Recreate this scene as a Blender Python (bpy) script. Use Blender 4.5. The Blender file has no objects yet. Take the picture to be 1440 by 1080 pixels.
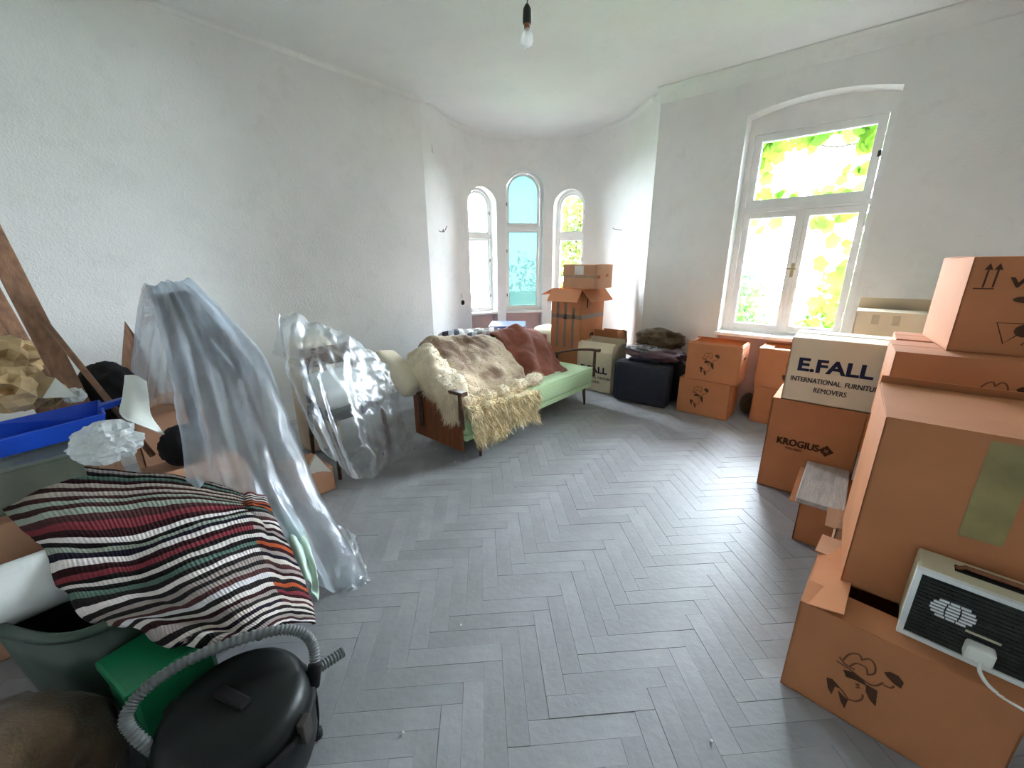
import bpy, bmesh, math, random
import numpy as np
from mathutils import Vector, Matrix, noise

# ------------------------------------------------------------------ camera, sky, exposure
rad = math.radians
S = bpy.context.scene
COL = S.collection
FPX, YAW, PITCH, ROLL, EYE = 565.6, rad(40.69), rad(16.68), rad(.25), 1.55
fw = np.array([-math.sin(YAW)*math.cos(PITCH), math.cos(YAW)*math.cos(PITCH), -math.sin(PITCH)])
rt = np.array([math.cos(YAW), math.sin(YAW), 0.0])
dn = np.cross(fw, rt)
rt, dn = math.cos(ROLL)*rt+math.sin(ROLL)*dn, -math.sin(ROLL)*rt+math.cos(ROLL)*dn
cam_d = bpy.data.cameras.new('camera'); cam = bpy.data.objects.new('camera', cam_d); COL.objects.link(cam)
cam_d.sensor_width = 36; cam_d.lens = 36*FPX/1440; cam_d.clip_start = .02; cam_d.clip_end = 200
cam.matrix_world = Matrix(((rt[0], -dn[0], -fw[0], 0), (rt[1], -dn[1], -fw[1], 0), (rt[2], -dn[2], -fw[2], EYE), (0, 0, 0, 1)))
S.camera = cam
W = bpy.data.worlds.new('sky'); S.world = W; W.use_nodes = True
bg = W.node_tree.nodes['Background']; bg.inputs[0].default_value = (.80, .875, 1.0, 1); bg.inputs[1].default_value = 34.0
S.view_settings.view_transform = 'Standard'; S.view_settings.look = 'None'; S.view_settings.gamma = 1
S.view_settings.use_curve_mapping = False; S.view_settings.exposure = 2.2
S.cycles.max_bounces = 14; S.cycles.diffuse_bounces = 8; S.cycles.transparent_max_bounces = 24

# pixel of the photograph -> point on a plane of the room
EY = np.array([0, 0, EYE])
def ray(px, py):
    d = rt*((px-720)/FPX)+dn*((py-540)/FPX)+fw
    return d/np.linalg.norm(d)
def at(px, py, x=None, y=None, z=None):
    d = ray(px, py)
    t = x/d[0] if x is not None else (y/d[1] if y is not None else (z-EYE)/d[2])
    return EY+d*t

# ------------------------------------------------------------------ materials
MATS = {}
def nodes_of(name):
    m = bpy.data.materials.new(name); m.use_nodes = True; MATS[name] = m
    nt = m.node_tree; return m, nt, nt.nodes, nt.links, nt.nodes['Principled BSDF']
def M(name, col, rough=.7, var=.12, scale=6, bump=0.0, bscale=60, col2=None, metal=0, spec=.4, stretch=None, detail=6, rnd=0.0, island=False, sheen=0):
    m, nt, N, L, p = nodes_of(name)
    tc = N.new('ShaderNodeTexCoord'); mp = N.new('ShaderNodeMapping'); L.new(tc.outputs['Object'], mp.inputs[0])
    if stretch: mp.inputs['Scale'].default_value = stretch
    no = N.new('ShaderNodeTexNoise'); no.inputs['Scale'].default_value = scale; no.inputs['Detail'].default_value = detail; L.new(mp.outputs[0], no.inputs['Vector'])
    rp = N.new('ShaderNodeValToRGB'); rp.color_ramp.elements[0].position = .32; rp.color_ramp.elements[1].position = .68
    a = col; b = col2 or tuple(min(1, c*(1+var)) for c in col); a2 = col if col2 else tuple(c*(1-var) for c in col)
    rp.color_ramp.elements[0].color = (*a2, 1); rp.color_ramp.elements[1].color = (*b, 1)
    L.new(no.outputs['Fac'], rp.inputs[0]); out = rp.outputs[0]
    if rnd:
        hv = N.new('ShaderNodeHueSaturation'); mr = N.new('ShaderNodeMapRange'); mr.inputs['To Min'].default_value = 1-rnd; mr.inputs['To Max'].default_value = 1+rnd
        if island: g = N.new('ShaderNodeNewGeometry'); L.new(g.outputs['Random Per Island'], mr.inputs['Value'])
        else: g = N.new('ShaderNodeObjectInfo'); L.new(g.outputs['Random'], mr.inputs['Value'])
        L.new(mr.outputs[0], hv.inputs['Value']); L.new(out, hv.inputs['Color']); out = hv.outputs[0]
    L.new(out, p.inputs['Base Color'])
    p.inputs['Roughness'].default_value = rough; p.inputs['Metallic'].default_value = metal; p.inputs['Specular IOR Level'].default_value = spec
    if sheen: p.inputs['Sheen Weight'].default_value = sheen
    if bump:
        n2 = N.new('ShaderNodeTexNoise'); n2.inputs['Scale'].default_value = bscale; n2.inputs['Detail'].default_value = 5; L.new(mp.outputs[0], n2.inputs['Vector'])
        bp = N.new('ShaderNodeBump'); bp.inputs['Strength'].default_value = bump; bp.inputs['Distance'].default_value = .01
        L.new(n2.outputs['Fac'], bp.inputs['Height']); L.new(bp.outputs[0], p.inputs['Normal'])
    return m
def plaster(name, c1, c2, c3):
    m, nt, N, L, p = nodes_of(name)
    tc = N.new('ShaderNodeTexCoord')
    n1 = N.new('ShaderNodeTexNoise'); n1.inputs['Scale'].default_value = 1.3; n1.inputs['Detail'].default_value = 5; n1.inputs['Roughness'].default_value = .6
    n2 = N.new('ShaderNodeTexNoise'); n2.inputs['Scale'].default_value = 5.5; n2.inputs['Detail'].default_value = 8; n2.inputs['Roughness'].default_value = .7
    n3 = N.new('ShaderNodeTexNoise'); n3.inputs['Scale'].default_value = 70; n3.inputs['Detail'].default_value = 4
    for n in (n1, n2, n3): L.new(tc.outputs['Object'], n.inputs['Vector'])
    r1 = N.new('ShaderNodeValToRGB'); r1.color_ramp.elements[0].position = .36; r1.color_ramp.elements[1].position = .62
    r1.color_ramp.elements[0].color = (*c1, 1); r1.color_ramp.elements[1].color = (*c2, 1); L.new(n1.outputs['Fac'], r1.inputs[0])
    r2 = N.new('ShaderNodeValToRGB'); r2.color_ramp.elements[0].position = .54; r2.color_ramp.elements[1].position = .74
    r2.color_ramp.elements[0].color = (0, 0, 0, 1); r2.color_ramp.elements[1].color = (.55, .55, .55, 1); L.new(n2.outputs['Fac'], r2.inputs[0])
    mx = N.new('ShaderNodeMixRGB'); L.new(r2.outputs[0], mx.inputs[0]); L.new(r1.outputs[0], mx.inputs[1]); mx.inputs[2].default_value = (*c3, 1)
    L.new(mx.outputs[0], p.inputs['Base Color']); p.inputs['Roughness'].default_value = .93; p.inputs['Specular IOR Level'].default_value = .15
    ad = N.new('ShaderNodeMath'); ad.operation = 'ADD'; L.new(n2.outputs['Fac'], ad.inputs[0]); L.new(n3.outputs['Fac'], ad.inputs[1])
    bp = N.new('ShaderNodeBump'); bp.inputs['Strength'].default_value = .25; bp.inputs['Distance'].default_value = .012
    L.new(ad.outputs[0], bp.inputs['Height']); L.new(bp.outputs[0], p.inputs['Normal'])
    return m
def film(name, opac, col=(.82, .87, .9), rough=.16, gloss=.5):
    """thin polythene: part clear, part milky, glossy where it creases"""
    m, nt, N, L, p = nodes_of(name); N.remove(p); out = N['Material Output']
    tr = N.new('ShaderNodeBsdfTransparent'); df = N.new('ShaderNodeBsdfDiffuse'); tl = N.new('ShaderNodeBsdfTranslucent'); gl = N.new('ShaderNodeBsdfGlossy')
    df.inputs[0].default_value = (*col, 1); tl.inputs[0].default_value = (*col, 1); gl.inputs[0].default_value = (.95, .97, 1, 1); gl.inputs['Roughness'].default_value = rough
    tr.inputs[0].default_value = (.93, .95, .96, 1)
    tc = N.new('ShaderNodeTexCoord'); mp = N.new('ShaderNodeMapping'); mp.inputs['Scale'].default_value = (1, 1, .45); L.new(tc.outputs['Object'], mp.inputs[0])
    no = N.new('ShaderNodeTexNoise'); no.inputs['Scale'].default_value = 9; no.inputs['Detail'].default_value = 6; no.inputs['Roughness'].default_value = .65; no.inputs['Distortion'].default_value = 1.2; L.new(mp.outputs[0], no.inputs['Vector'])
    bp = N.new('ShaderNodeBump'); bp.inputs['Strength'].default_value = .4; bp.inputs['Distance'].default_value = .025; L.new(no.outputs['Fac'], bp.inputs['Height'])
    for s in (df, tl, gl): L.new(bp.outputs[0], s.inputs['Normal'])
    m1 = N.new('ShaderNodeMixShader'); m1.inputs[0].default_value = .5; L.new(df.outputs[0], m1.inputs[1]); L.new(tl.outputs[0], m1.inputs[2])
    mr = N.new('ShaderNodeMapRange'); mr.inputs['From Min'].default_value = .3; mr.inputs['From Max'].default_value = .7; mr.inputs['To Min'].default_value = opac*.65; mr.inputs['To Max'].default_value = min(.95, opac*1.35)
    n2 = N.new('ShaderNodeTexNoise'); n2.inputs['Scale'].default_value = 3.5; n2.inputs['Detail'].default_value = 4; L.new(mp.outputs[0], n2.inputs['Vector']); L.new(n2.outputs['Fac'], mr.inputs['Value'])
    m2 = N.new('ShaderNodeMixShader'); L.new(mr.outputs[0], m2.inputs[0]); L.new(tr.outputs[0], m2.inputs[1]); L.new(m1.outputs[0], m2.inputs[2])
    fr = N.new('ShaderNodeFresnel'); fr.inputs[0].default_value = 1.45; L.new(bp.outputs[0], fr.inputs['Normal'])
    mu = N.new('ShaderNodeMath'); mu.operation = 'MULTIPLY_ADD'; mu.inputs[1].default_value = gloss; mu.inputs[2].default_value = gloss*.06; L.new(fr.outputs[0], mu.inputs[0])
    m3 = N.new('ShaderNodeMixShader'); L.new(mu.outputs[0], m3.inputs[0]); L.new(m2.outputs[0], m3.inputs[1]); L.new(gl.outputs[0], m3.inputs[2])
    L.new(m3.outputs[0], out.inputs['Surface']); return m
def glass(name, tint=(.97, .99, .98), haze=.0):
    m, nt, N, L, p = nodes_of(name); N.remove(p); out = N['Material Output']
    tr = N.new('ShaderNodeBsdfTransparent'); tr.inputs[0].default_value = (*tint, 1)
    gl = N.new('ShaderNodeBsdfGlossy'); gl.inputs['Roughness'].default_value = .02
    fr = N.new('ShaderNodeFresnel'); fr.inputs[0].default_value = 1.45
    mx = N.new('ShaderNodeMixShader'); L.new(fr.outputs[0], mx.inputs[0]); L.new(tr.outputs[0], mx.inputs[1]); L.new(gl.outputs[0], mx.inputs[2])
    o = mx
    if haze:
        tl = N.new('ShaderNodeBsdfTranslucent'); tl.inputs[0].default_value = (*tint, 1); mh = N.new('ShaderNodeMixShader'); mh.inputs[0].default_value = haze
        L.new(mx.outputs[0], mh.inputs[1]); L.new(tl.outputs[0], mh.inputs[2]); o = mh
    L.new(o.outputs[0], out.inputs['Surface']); return m
def leafmat(name, c1, c2):
    m, nt, N, L, p = nodes_of(name); N.remove(p); out = N['Material Output']
    df = N.new('ShaderNodeBsdfDiffuse'); tl = N.new('ShaderNodeBsdfTranslucent'); mx = N.new('ShaderNodeMixShader'); mx.inputs[0].default_value = .55
    tc = N.new('ShaderNodeNewGeometry'); no = N.new('ShaderNodeTexNoise'); no.inputs['Scale'].default_value = 1.7; L.new(tc.outputs['Position'], no.inputs['Vector'])
    rp = N.new('ShaderNodeValToRGB'); rp.color_ramp.elements[0].position = .38; rp.color_ramp.elements[1].position = .62; rp.color_ramp.elements[0].color = (*c1, 1); rp.color_ramp.elements[1].color = (*c2, 1)
    L.new(no.outputs['Fac'], rp.inputs[0])
    for s in (df, tl): L.new(rp.outputs[0], s.inputs[0])
    L.new(df.outputs[0], mx.inputs[1]); L.new(tl.outputs[0], mx.inputs[2]); L.new(mx.outputs[0], out.inputs['Surface']); return m
def stripes(name, count, darks, lights, bump=.6):
    """woven rag stripes: every other band dark, bands run along v of the UV map"""
    m, nt, N, L, p = nodes_of(name)
    uv = N.new('ShaderNodeUVMap'); sp = N.new('ShaderNodeSeparateXYZ'); L.new(uv.outputs[0], sp.inputs[0])
    wob = N.new('ShaderNodeTexNoise'); wob.inputs['Scale'].default_value = 14; L.new(uv.outputs[0], wob.inputs['Vector'])
    ad = N.new('ShaderNodeMath'); ad.operation = 'MULTIPLY_ADD'; ad.inputs[1].default_value = .012; L.new(wob.outputs['Fac'], ad.inputs[0]); L.new(sp.outputs['Y'], ad.inputs[2])
    mu = N.new('ShaderNodeMath'); mu.operation = 'MULTIPLY'; mu.inputs[1].default_value = count; L.new(ad.outputs[0], mu.inputs[0])
    fl = N.new('ShaderNodeMath'); fl.operation = 'FLOOR'; L.new(mu.outputs[0], fl.inputs[0])
    md = N.new('ShaderNodeMath'); md.operation = 'MODULO'; md.inputs[1].default_value = 2; L.new(fl.outputs[0], md.inputs[0])
    seg = N.new('ShaderNodeMath'); seg.operation = 'MULTIPLY_ADD'; seg.inputs[1].default_value = 1.6; L.new(sp.outputs['X'], seg.inputs[0]); L.new(fl.outputs[0], seg.inputs[2])
    sf = N.new('ShaderNodeMath'); sf.operation = 'FLOOR'; L.new(seg.outputs[0], sf.inputs[0])
    wn = N.new('ShaderNodeTexWhiteNoise'); wn.noise_dimensions = '2D'; cb = N.new('ShaderNodeCombineXYZ'); L.new(fl.outputs[0], cb.inputs[0]); L.new(sf.outputs[0], cb.inputs[1]); L.new(cb.outputs[0], wn.inputs['Vector'])
    def ramp(cols):
        r = N.new('ShaderNodeValToRGB'); r.color_ramp.interpolation = 'CONSTANT'
        while len(r.color_ramp.elements) < len(cols): r.color_ramp.elements.new(.5)
        for i, c in enumerate(cols): r.color_ramp.elements[i].position = i/len(cols); r.color_ramp.elements[i].color = (*c, 1)
        L.new(wn.outputs['Value'], r.inputs[0]); return r
    a, b = ramp(darks), ramp(lights); mx = N.new('ShaderNodeMixRGB'); L.new(md.outputs[0], mx.inputs[0]); L.new(a.outputs[0], mx.inputs[1]); L.new(b.outputs[0], mx.inputs[2])
    L.new(mx.outputs[0], p.inputs['Base Color']); p.inputs['Roughness'].default_value = .95; p.inputs['Specular IOR Level'].default_value = .1
    # rib of each band and the knots of the warp
    fr = N.new('ShaderNodeMath'); fr.operation = 'PINGPONG'; fr.inputs[1].default_value = .5; L.new(mu.outputs[0], fr.inputs[0])
    wv = N.new('ShaderNodeMath'); wv.operation = 'MULTIPLY'; wv.inputs[1].default_value = 500; L.new(sp.outputs['X'], wv.inputs[0])
    sn = N.new('ShaderNodeMath'); sn.operation = 'SINE'; L.new(wv.outputs[0], sn.inputs[0])
    hm = N.new('ShaderNodeMath'); hm.operation = 'MULTIPLY_ADD'; hm.inputs[1].default_value = .18; L.new(sn.outputs[0], hm.inputs[0]); L.new(fr.outputs[0], hm.inputs[2])
    bp = N.new('ShaderNodeBump'); bp.inputs['Strength'].default_value = bump; bp.inputs['Distance'].default_value = .012; L.new(hm.outputs[0], bp.inputs['Height']); L.new(bp.outputs[0], p.inputs['Normal'])
    return m

plaster('wall_paint', (.74, .735, .715), (.80, .795, .775), (.66, .655, .64))
plaster('ceiling_paint', (.77, .77, .76), (.81, .81, .80), (.73, .73, .72))
plaster('apron_paint', (.47, .33, .31), (.55, .39, .36), (.42, .31, .29))
M('joint', (.10, .095, .095), .9)
M('plank', (.29, .292, .305), .52, .12, 5, .2, 40, rnd=.075)
M('plank_far', (.29, .292, .305), .52, .12, 5, .2, 40, rnd=.075, island=True)
M('frame_white', (.80, .80, .78), .45, .05, 5, .1, 60)
M('sill_white', (.80, .79, .77), .5, .06, 7)
M('brass', (.45, .36, .20), .35, .1, 10, metal=.9)
M('dark_metal', (.04, .035, .03), .5)
glass('glass'); glass('glass_cyan', (.098, .142, .134), .45); glass('glass_white', (.98, .99, 1), .25)
M('card', (.49, .20, .092), .85, .07, 4, .12, 30, spec=.15)
M('mark_brown', (.41, .138, .048), .85, spec=.15)
M('card_light', (.56, .31, .19), .85, .07, 4, .12, 30, spec=.15)
M('card_inside', (.46, .24, .13), .9, .08, 4, spec=.1)
M('card_white', (.75, .64, .48), .85, .06, 4, .1, 30, spec=.15)
M('ink_brown', (.07, .028, .012), .8); M('ink_thin', (.15, .055, .022), .8); M('ink_blue', (.008, .012, .05), .7); M('ink_grey', (.05, .045, .05), .8); M('ink_pale', (.50, .42, .30), .8)
M('tape', (.36, .25, .15), .3, .1, 20, spec=.6); M('tape_grey', (.22, .155, .10), .55, .1, 20, spec=.6); M('tape_green', (.30, .24, .10), .45, .2, 9, spec=.4)
M('label_white', (.80, .76, .72), .6)
M('sofa_green', (.42, .60, .33), .9, .10, 60, .3, 260, sheen=.3, spec=.2)
M('wood_dark', (.075, .035, .018), .4, .3, 8, stretch=(1, 1, 6))
M('wood_red', (.22, .075, .028), .4, .25, 7, stretch=(6, 6, 1))
M('wood_pole', (.25, .13, .075), .6, .25, 9, .2, 40, stretch=(5, 5, .6))
M('wood_grey', (.40, .375, .35), .75, .25, 7, .7, 30, col2=(.56, .545, .53), stretch=(5, .7, 5))
M('fur_cream', (.72, .62, .46), .95, .15, 9, .5, 70, spec=.1, sheen=.3)
M('fur_hide', (.22, .135, .085), .95, 0, 3.0, .5, 80, col2=(.62, .50, .35), spec=.1, sheen=.3)
M('fur_long', (.70, .60, .39), .9, .2, 14, spec=.15)
MATS['fur_hide'].node_tree.nodes['Color Ramp'].color_ramp.elements[0].position = .43; MATS['fur_hide'].node_tree.nodes['Color Ramp'].color_ramp.elements[1].position = .60
M('red_cloth', (.30, .095, .062), .85, .16, 5, .35, 130, spec=.2, sheen=.2)
M('cream_cloth', (.70, .62, .48), .9, .08, 5, .2, 60, spec=.1)
M('pale_green_cloth', (.62, .66, .50), .9, .10, 4, .2, 60, spec=.1)
M('navy', (.014, .016, .030), .62, .25, 20, .3, 300, spec=.35)
M('black_cloth', (.018, .016, .016), .85, .3, 6, .3, 90, spec=.2)
M('brown_cloth', (.085, .055, .03), .92, .3, 9, .5, 110, spec=.1, sheen=.2)
M('purple_cloth', (.085, .045, .055), .7, .35, 9, .4, 60, spec=.4)
M('blue_trunk', (.06, .075, .22), .35, .15, 9, spec=.6)
film('film_heavy', .54, (.62, .71, .80), .22); film('film_light', .22, (.66, .70, .70), .34, .24); film('film_bag', .75, (.86, .89, .88), .25); film('film_box', .55, (.42, .46, .36), .25)
M('blue_plastic', (.012, .075, .56), .35, .1, 6, spec=.5)
M('green_plastic', (.004, .15, .06), .35, .15, 6, spec=.5); M('tub_plastic', (.04, .066, .05), .35, .2, 6, spec=.4)
M('mint_plastic', (.60, .78, .66), .35, .08, 6, .3, 25, spec=.5)
M('white_cloth', (.74, .76, .75), .85, .05, 5, .25, 30)
M('vac_black', (.006, .008, .007), .42, .2, 6, spec=.3); M('rubber', (.012, .011, .011), .65, spec=.2)
M('hose_grey', (.13, .14, .14), .45, .1, 20, spec=.4)
M('heater_beige', (.60, .56, .40), .5, .07, 8, spec=.4); M('heater_white', (.78, .82, .82), .4); M('heater_front', (.018, .022, .017), .45, .4, 30, .4, 200)
M('white_plastic', (.80, .80, .76), .4, .04, 8)
M('paper_brown', (.56, .40, .21), .9, .2, 9, .2, 50); M('paper_white', (.78, .80, .74), .8, .06, 6)
M('foil', (.55, .55, .58), .2, .3, 14, .8, 30, spec=.8, metal=.6)
stripes('rag_rug', 48, [(.030, .010, .012), (.015, .012, .022), (.05, .02, .018), (.022, .018, .018), (.075, .03, .03), (.012, .01, .01)],
        [(.62, .55, .50), (.70, .64, .62), (.45, .38, .33), (.66, .58, .55), (.42, .085, .03), (.09, .15, .12), (.55, .47, .46), (.20, .035, .045), (.33, .28, .26), (.60, .58, .60), (.62, .54, .48), (.30, .34, .28), (.60, .55, .52)])
stripes('blanket_stripes', 26, [(.10, .11, .15), (.28, .27, .26), (.06, .06, .09)], [(.66, .66, .64), (.55, .57, .60), (.70, .66, .58)], .3)
leafmat('leaf_vine', (.035, .095, .010), (.070, .125, .012)); leafmat('leaf_tree', (.030, .080, .030), (.050, .095, .025)); leafmat('leaf_olive', (.040, .060, .016), (.070, .080, .022))
M('bark', (.06, .042, .03), .9, .3, 12); M('lawn', (.05, .08, .03), .95, .3, 3)
M('bulb_socket', (.012, .016, .013), .45)

# ------------------------------------------------------------------ mesh helpers
def tag(o, label, cat=None, group=None, kind=None):
    if label: o['label'] = label
    if cat: o['category'] = cat
    if group: o['group'] = group
    if kind: o['kind'] = kind
    return o
def empty(name, loc, label, cat, group=None, rz=0, kind=None):
    o = bpy.data.objects.new(name, None); COL.objects.link(o); o.empty_display_size = .05
    o.location = tuple(float(c) for c in loc); o.rotation_euler = (0, 0, rz); return tag(o, label, cat, group, kind)
def obj(name, me, parent=None, loc=(0, 0, 0), rot=(0, 0, 0)):
    o = bpy.data.objects.new(name, me); COL.objects.link(o); o.parent = parent; o.location = loc; o.rotation_euler = rot; return o
class MB:
    """collects shapes; build() links them as one mesh object. World coordinates; a parent's location is subtracted."""
    def __init__(s): s.v = []; s.f = []; s.uv = None
    def add(s, v, f):
        b = len(s.v); s.v += [tuple(float(c) for c in p) for p in v]; s.f += [tuple(b+i for i in q) for q in f]; return s
    def box(s, lo, hi, m=None):
        (a, b, c), (d, e, g) = lo, hi
        v = [(a, b, c), (d, b, c), (d, e, c), (a, e, c), (a, b, g), (d, b, g), (d, e, g), (a, e, g)]
        if m is not None: v = [m @ Vector(p) for p in v]
        return s.add(v, [(0, 3, 2, 1), (4, 5, 6, 7), (0, 1, 5, 4), (1, 2, 6, 5), (2, 3, 7, 6), (3, 0, 4, 7)])
    def tube(s, pts, r, n=8, cap=True):
        pts = [Vector(p) for p in pts]; k = len(pts); rr = r if hasattr(r, '__len__') else [r]*k
        up = None; V = []; F = []
        for i, p in enumerate(pts):
            t = (pts[min(i+1, k-1)]-pts[max(i-1, 0)]).normalized()
            if up is None: up = t.orthogonal().normalized()
            up = (up-t*up.dot(t)).normalized(); sd = t.cross(up)
            V += [p+(up*math.cos(2*math.pi*j/n)+sd*math.sin(2*math.pi*j/n))*rr[i] for j in range(n)]
        for i in range(k-1):
            for j in range(n): F.append((i*n+j, i*n+(j+1) % n, (i+1)*n+(j+1) % n, (i+1)*n+j))
        if cap: F.append(tuple(range(n-1, -1, -1))); F.append(tuple((k-1)*n+j for j in range(n)))
        return s.add(V, F)
    def lathe(s, prof, c=(0, 0, 0), n=32, m=None):
        V = []; F = []; k = len(prof)
        for r, z in prof:
            for j in range(n):
                a = 2*math.pi*j/n; p = Vector((r*math.cos(a), r*math.sin(a), z)); p = (m @ p) if m is not None else p+Vector(c); V.append(p)
        for i in range(k-1):
            for j in range(n): F.append((i*n+j, i*n+(j+1) % n, (i+1)*n+(j+1) % n, (i+1)*n+j))
        F.append(tuple(range(n-1, -1, -1))); F.append(tuple((k-1)*n+j for j in range(n)))
        return s.add(V, F)
    def prism(s, poly, off, m=None):
        """poly: list of 3D points, off: extrusion vector"""
        n = len(poly); a = [Vector(p) for p in poly]; b = [p+Vector(off) for p in a]; V = a+b
        if m is not None: V = [m @ p for p in V]
        return s.add(V, [tuple(range(n-1, -1, -1)), tuple(range(n, 2*n))]+[(i, (i+1) % n, n+(i+1) % n, n+i) for i in range(n)])
    def mesh(s, name, mat, smooth=False, off=(0, 0, 0), bevel=0, fix=True):
        me = bpy.data.meshes.new(name); me.from_pydata([(x-off[0], y-off[1], z-off[2]) for x, y, z in s.v], [], s.f)
        if fix or bevel:
            bm = bmesh.new(); bm.from_mesh(me)
            if bevel:
                ed = [e for e in bm.edges if len(e.link_faces) == 2 and e.calc_face_angle(0) > .6]
                bmesh.ops.bevel(bm, geom=ed, offset=bevel, segments=2, affect='EDGES', profile=.6)
            bmesh.ops.recalc_face_normals(bm, faces=bm.faces); bm.to_mesh(me); bm.free()
        if smooth: me.polygons.foreach_set('use_smooth', [True]*len(me.polygons))
        me.materials.append(MATS[mat]); me.update(); return me
    def build(s, name, mat, parent=None, smooth=False, bevel=0, fix=True, local=False):
        off = (0, 0, 0) if (parent is None or local) else tuple(parent.matrix_basis.translation)
        if parent is not None and parent.parent is not None and not local: off = tuple(Vector(off)+parent.parent.matrix_basis.translation)
        return obj(name, s.mesh(name, mat, smooth, off, bevel, fix), parent)
def struct(name, mb, mat, label, cat, **k):
    o = mb.build(name, mat, **k); return tag(o, label, cat, kind='structure')
def single(name, mb, mat, label, cat, group=None, smooth=False, bevel=0, kind=None):
    """a thing that is one mesh, with its origin at its base"""
    a = np.array(mb.v); lo = a.min(0); hi = a.max(0); c = ((lo[0]+hi[0])/2, (lo[1]+hi[1])/2, lo[2])
    o = obj(name, mb.mesh(name, mat, smooth, c, bevel)); o.location = c; return tag(o, label, cat, group, kind)
def catmull(P, n):
    """P (k,...) -> n samples of a Catmull-Rom spline along axis 0"""
    P = np.asarray(P, float); k = len(P); t = np.linspace(0, k-1, n); i = np.minimum(t.astype(int), k-2); f = (t-i).reshape((-1,)+(1,)*(P.ndim-1))
    p0 = P[np.maximum(i-1, 0)]; p1 = P[i]; p2 = P[i+1]; p3 = P[np.minimum(i+2, k-1)]
    return .5*((2*p1)+(-p0+p2)*f+(2*p0-5*p1+4*p2-p3)*f*f+(-p0+3*p1-3*p2+p3)*f**3)
def grid_normals(G):
    du = np.gradient(G, axis=1); dv = np.gradient(G, axis=0); n = np.cross(du, dv); l = np.linalg.norm(n, axis=2, keepdims=True); return n/np.maximum(l, 1e-9)
def drape(ctrl, nv, nu, amp=.0, freq=6.0, fold=.0, foldn=7, seed=0, ridged=True):
    G = catmull(ctrl, nv); G = np.swapaxes(catmull(np.swapaxes(G, 0, 1), nu), 0, 1)
    Nn = grid_normals(G)
    if amp or fold:
        D = np.zeros((nv, nu))
        for i in range(nv):
            for j in range(nu):
                p = G[i, j]; d = 0
                if amp:
                    q = noise.fractal(Vector((p[0]*freq+seed*7.3, p[1]*freq, p[2]*freq*.7)), .9, 2.1, 4)
                    d += amp*((.5-abs(q))*2 if ridged else q)
                if fold:
                    u = j/(nu-1)*foldn; v = i/(nv-1)
                    d += fold*noise.noise(Vector((u+.35*math.sin(v*4+seed), v*1.1+seed*3.1, seed)))*2
                D[i, j] = d
        G = G+Nn*D[:, :, None]
    return G
def sheet(G, thick=0):
    nv, nu = G.shape[:2]; mb = MB(); V = [tuple(p) for p in G.reshape(-1, 3)]
    F = [(i*nu+j, i*nu+j+1, (i+1)*nu+j+1, (i+1)*nu+j) for i in range(nv-1) for j in range(nu-1)]
    if thick:
        b = (G-grid_normals(G)*thick).reshape(-1, 3); o = len(V); V += [tuple(p) for p in b]
        F += [(o+a, o+d, o+c, o+bb) for a, bb, c, d in list(F)]
        rim = [(0, j) for j in range(nu)]+[(i, nu-1) for i in range(1, nv)]+[(nv-1, j) for j in range(nu-2, -1, -1)]+[(i, 0) for i in range(nv-2, 0, -1)]
        r = [i*nu+j for i, j in rim]; F += [(r[k], r[(k+1) % len(r)], o+r[(k+1) % len(r)], o+r[k]) for k in range(len(r))]
    mb.add(V, F); return mb
def put_uv(o, nu, nv):
    """UV from the grid order of a draped sheet (front and back)"""
    me = o.data; lay = me.uv_layers.new(name='UVMap'); n = nu*nv
    for lp in me.loops:
        k = lp.vertex_index % n; lay.data[lp.index].uv = ((k % nu)/(nu-1), (k//nu)/(nv-1))
def tufts(G, n, length, width, seed, lean=(0, 0, -.4), spread=.5, segs=2, edge=0, twist=0):
    """hair locks rooted on a draped grid: short tapering ribbons"""
    R = np.random.default_rng(seed); nv, nu = G.shape[:2]; Nn = grid_normals(G); mb = MB(); V = []; F = []
    for k in range(n):
        fi = R.random()*(nv-1.001); fj = R.random()*(nu-1.001)
        if edge and R.random() < edge:
            s_ = R.integers(0, 3)
            if s_ == 0: fi = nv-1.001
            elif s_ == 1: fj = 0.0
            else: fj = nu-1.001
        i, j = int(fi), int(fj); a, b = fi-i, fj-j
        p = (G[i, j]*(1-a)*(1-b)+G[i+1, j]*a*(1-b)+G[i, j+1]*(1-a)*b+G[i+1, j+1]*a*b); nn = Nn[i, j]
        if nn @ (EY-p) < 0: nn = -nn
        d = nn*.55+np.array(lean)+R.normal(0, spread, 3)*.5; d /= np.linalg.norm(d); L_ = length*(.55+.8*R.random()); w = width*(.6+.8*R.random())
        sd = np.cross(d, R.normal(0, 1, 3)); sd /= np.linalg.norm(sd); b0 = len(V); q = p-nn*.003; dd = d.copy()
        for s_ in range(segs+1):
            t = s_/segs; ww = w*(1-t*.75)
            off = twist*math.sin(t*7+k)*sd if twist else 0
            V += [q-sd*ww+off, q+sd*ww+off]; dd = dd+np.array(lean)*.35; dd /= np.linalg.norm(dd); q = q+dd*(L_/segs)
        F += [(b0+2*s_, b0+2*s_+1, b0+2*s_+3, b0+2*s_+2) for s_ in range(segs)]
    mb.add(V, F); return mb
def lump(c, r, seed, amp=.25, freq=2.2, sub=3, flat=None, ridged=True):
    """crumpled closed lump around c with radii r"""
    bm = bmesh.new(); bmesh.ops.create_icosphere(bm, subdivisions=sub, radius=1); V = []
    for v in bm.verts:
        p = v.co.normalized(); q = noise.fractal(Vector(p)*freq+Vector((seed*3.7, seed, 0)), 1, 2, 4); k = 1+amp*((.4-abs(q)) if ridged else q)
        V.append((c[0]+p.x*r[0]*k, c[1]+p.y*r[1]*k, max(c[2]+p.z*r[2]*k, flat if flat is not None else -9)))
    F = [tuple(v.index for v in f.verts) for f in bm.faces]; bm.free(); return MB().add(V, F)
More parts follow.
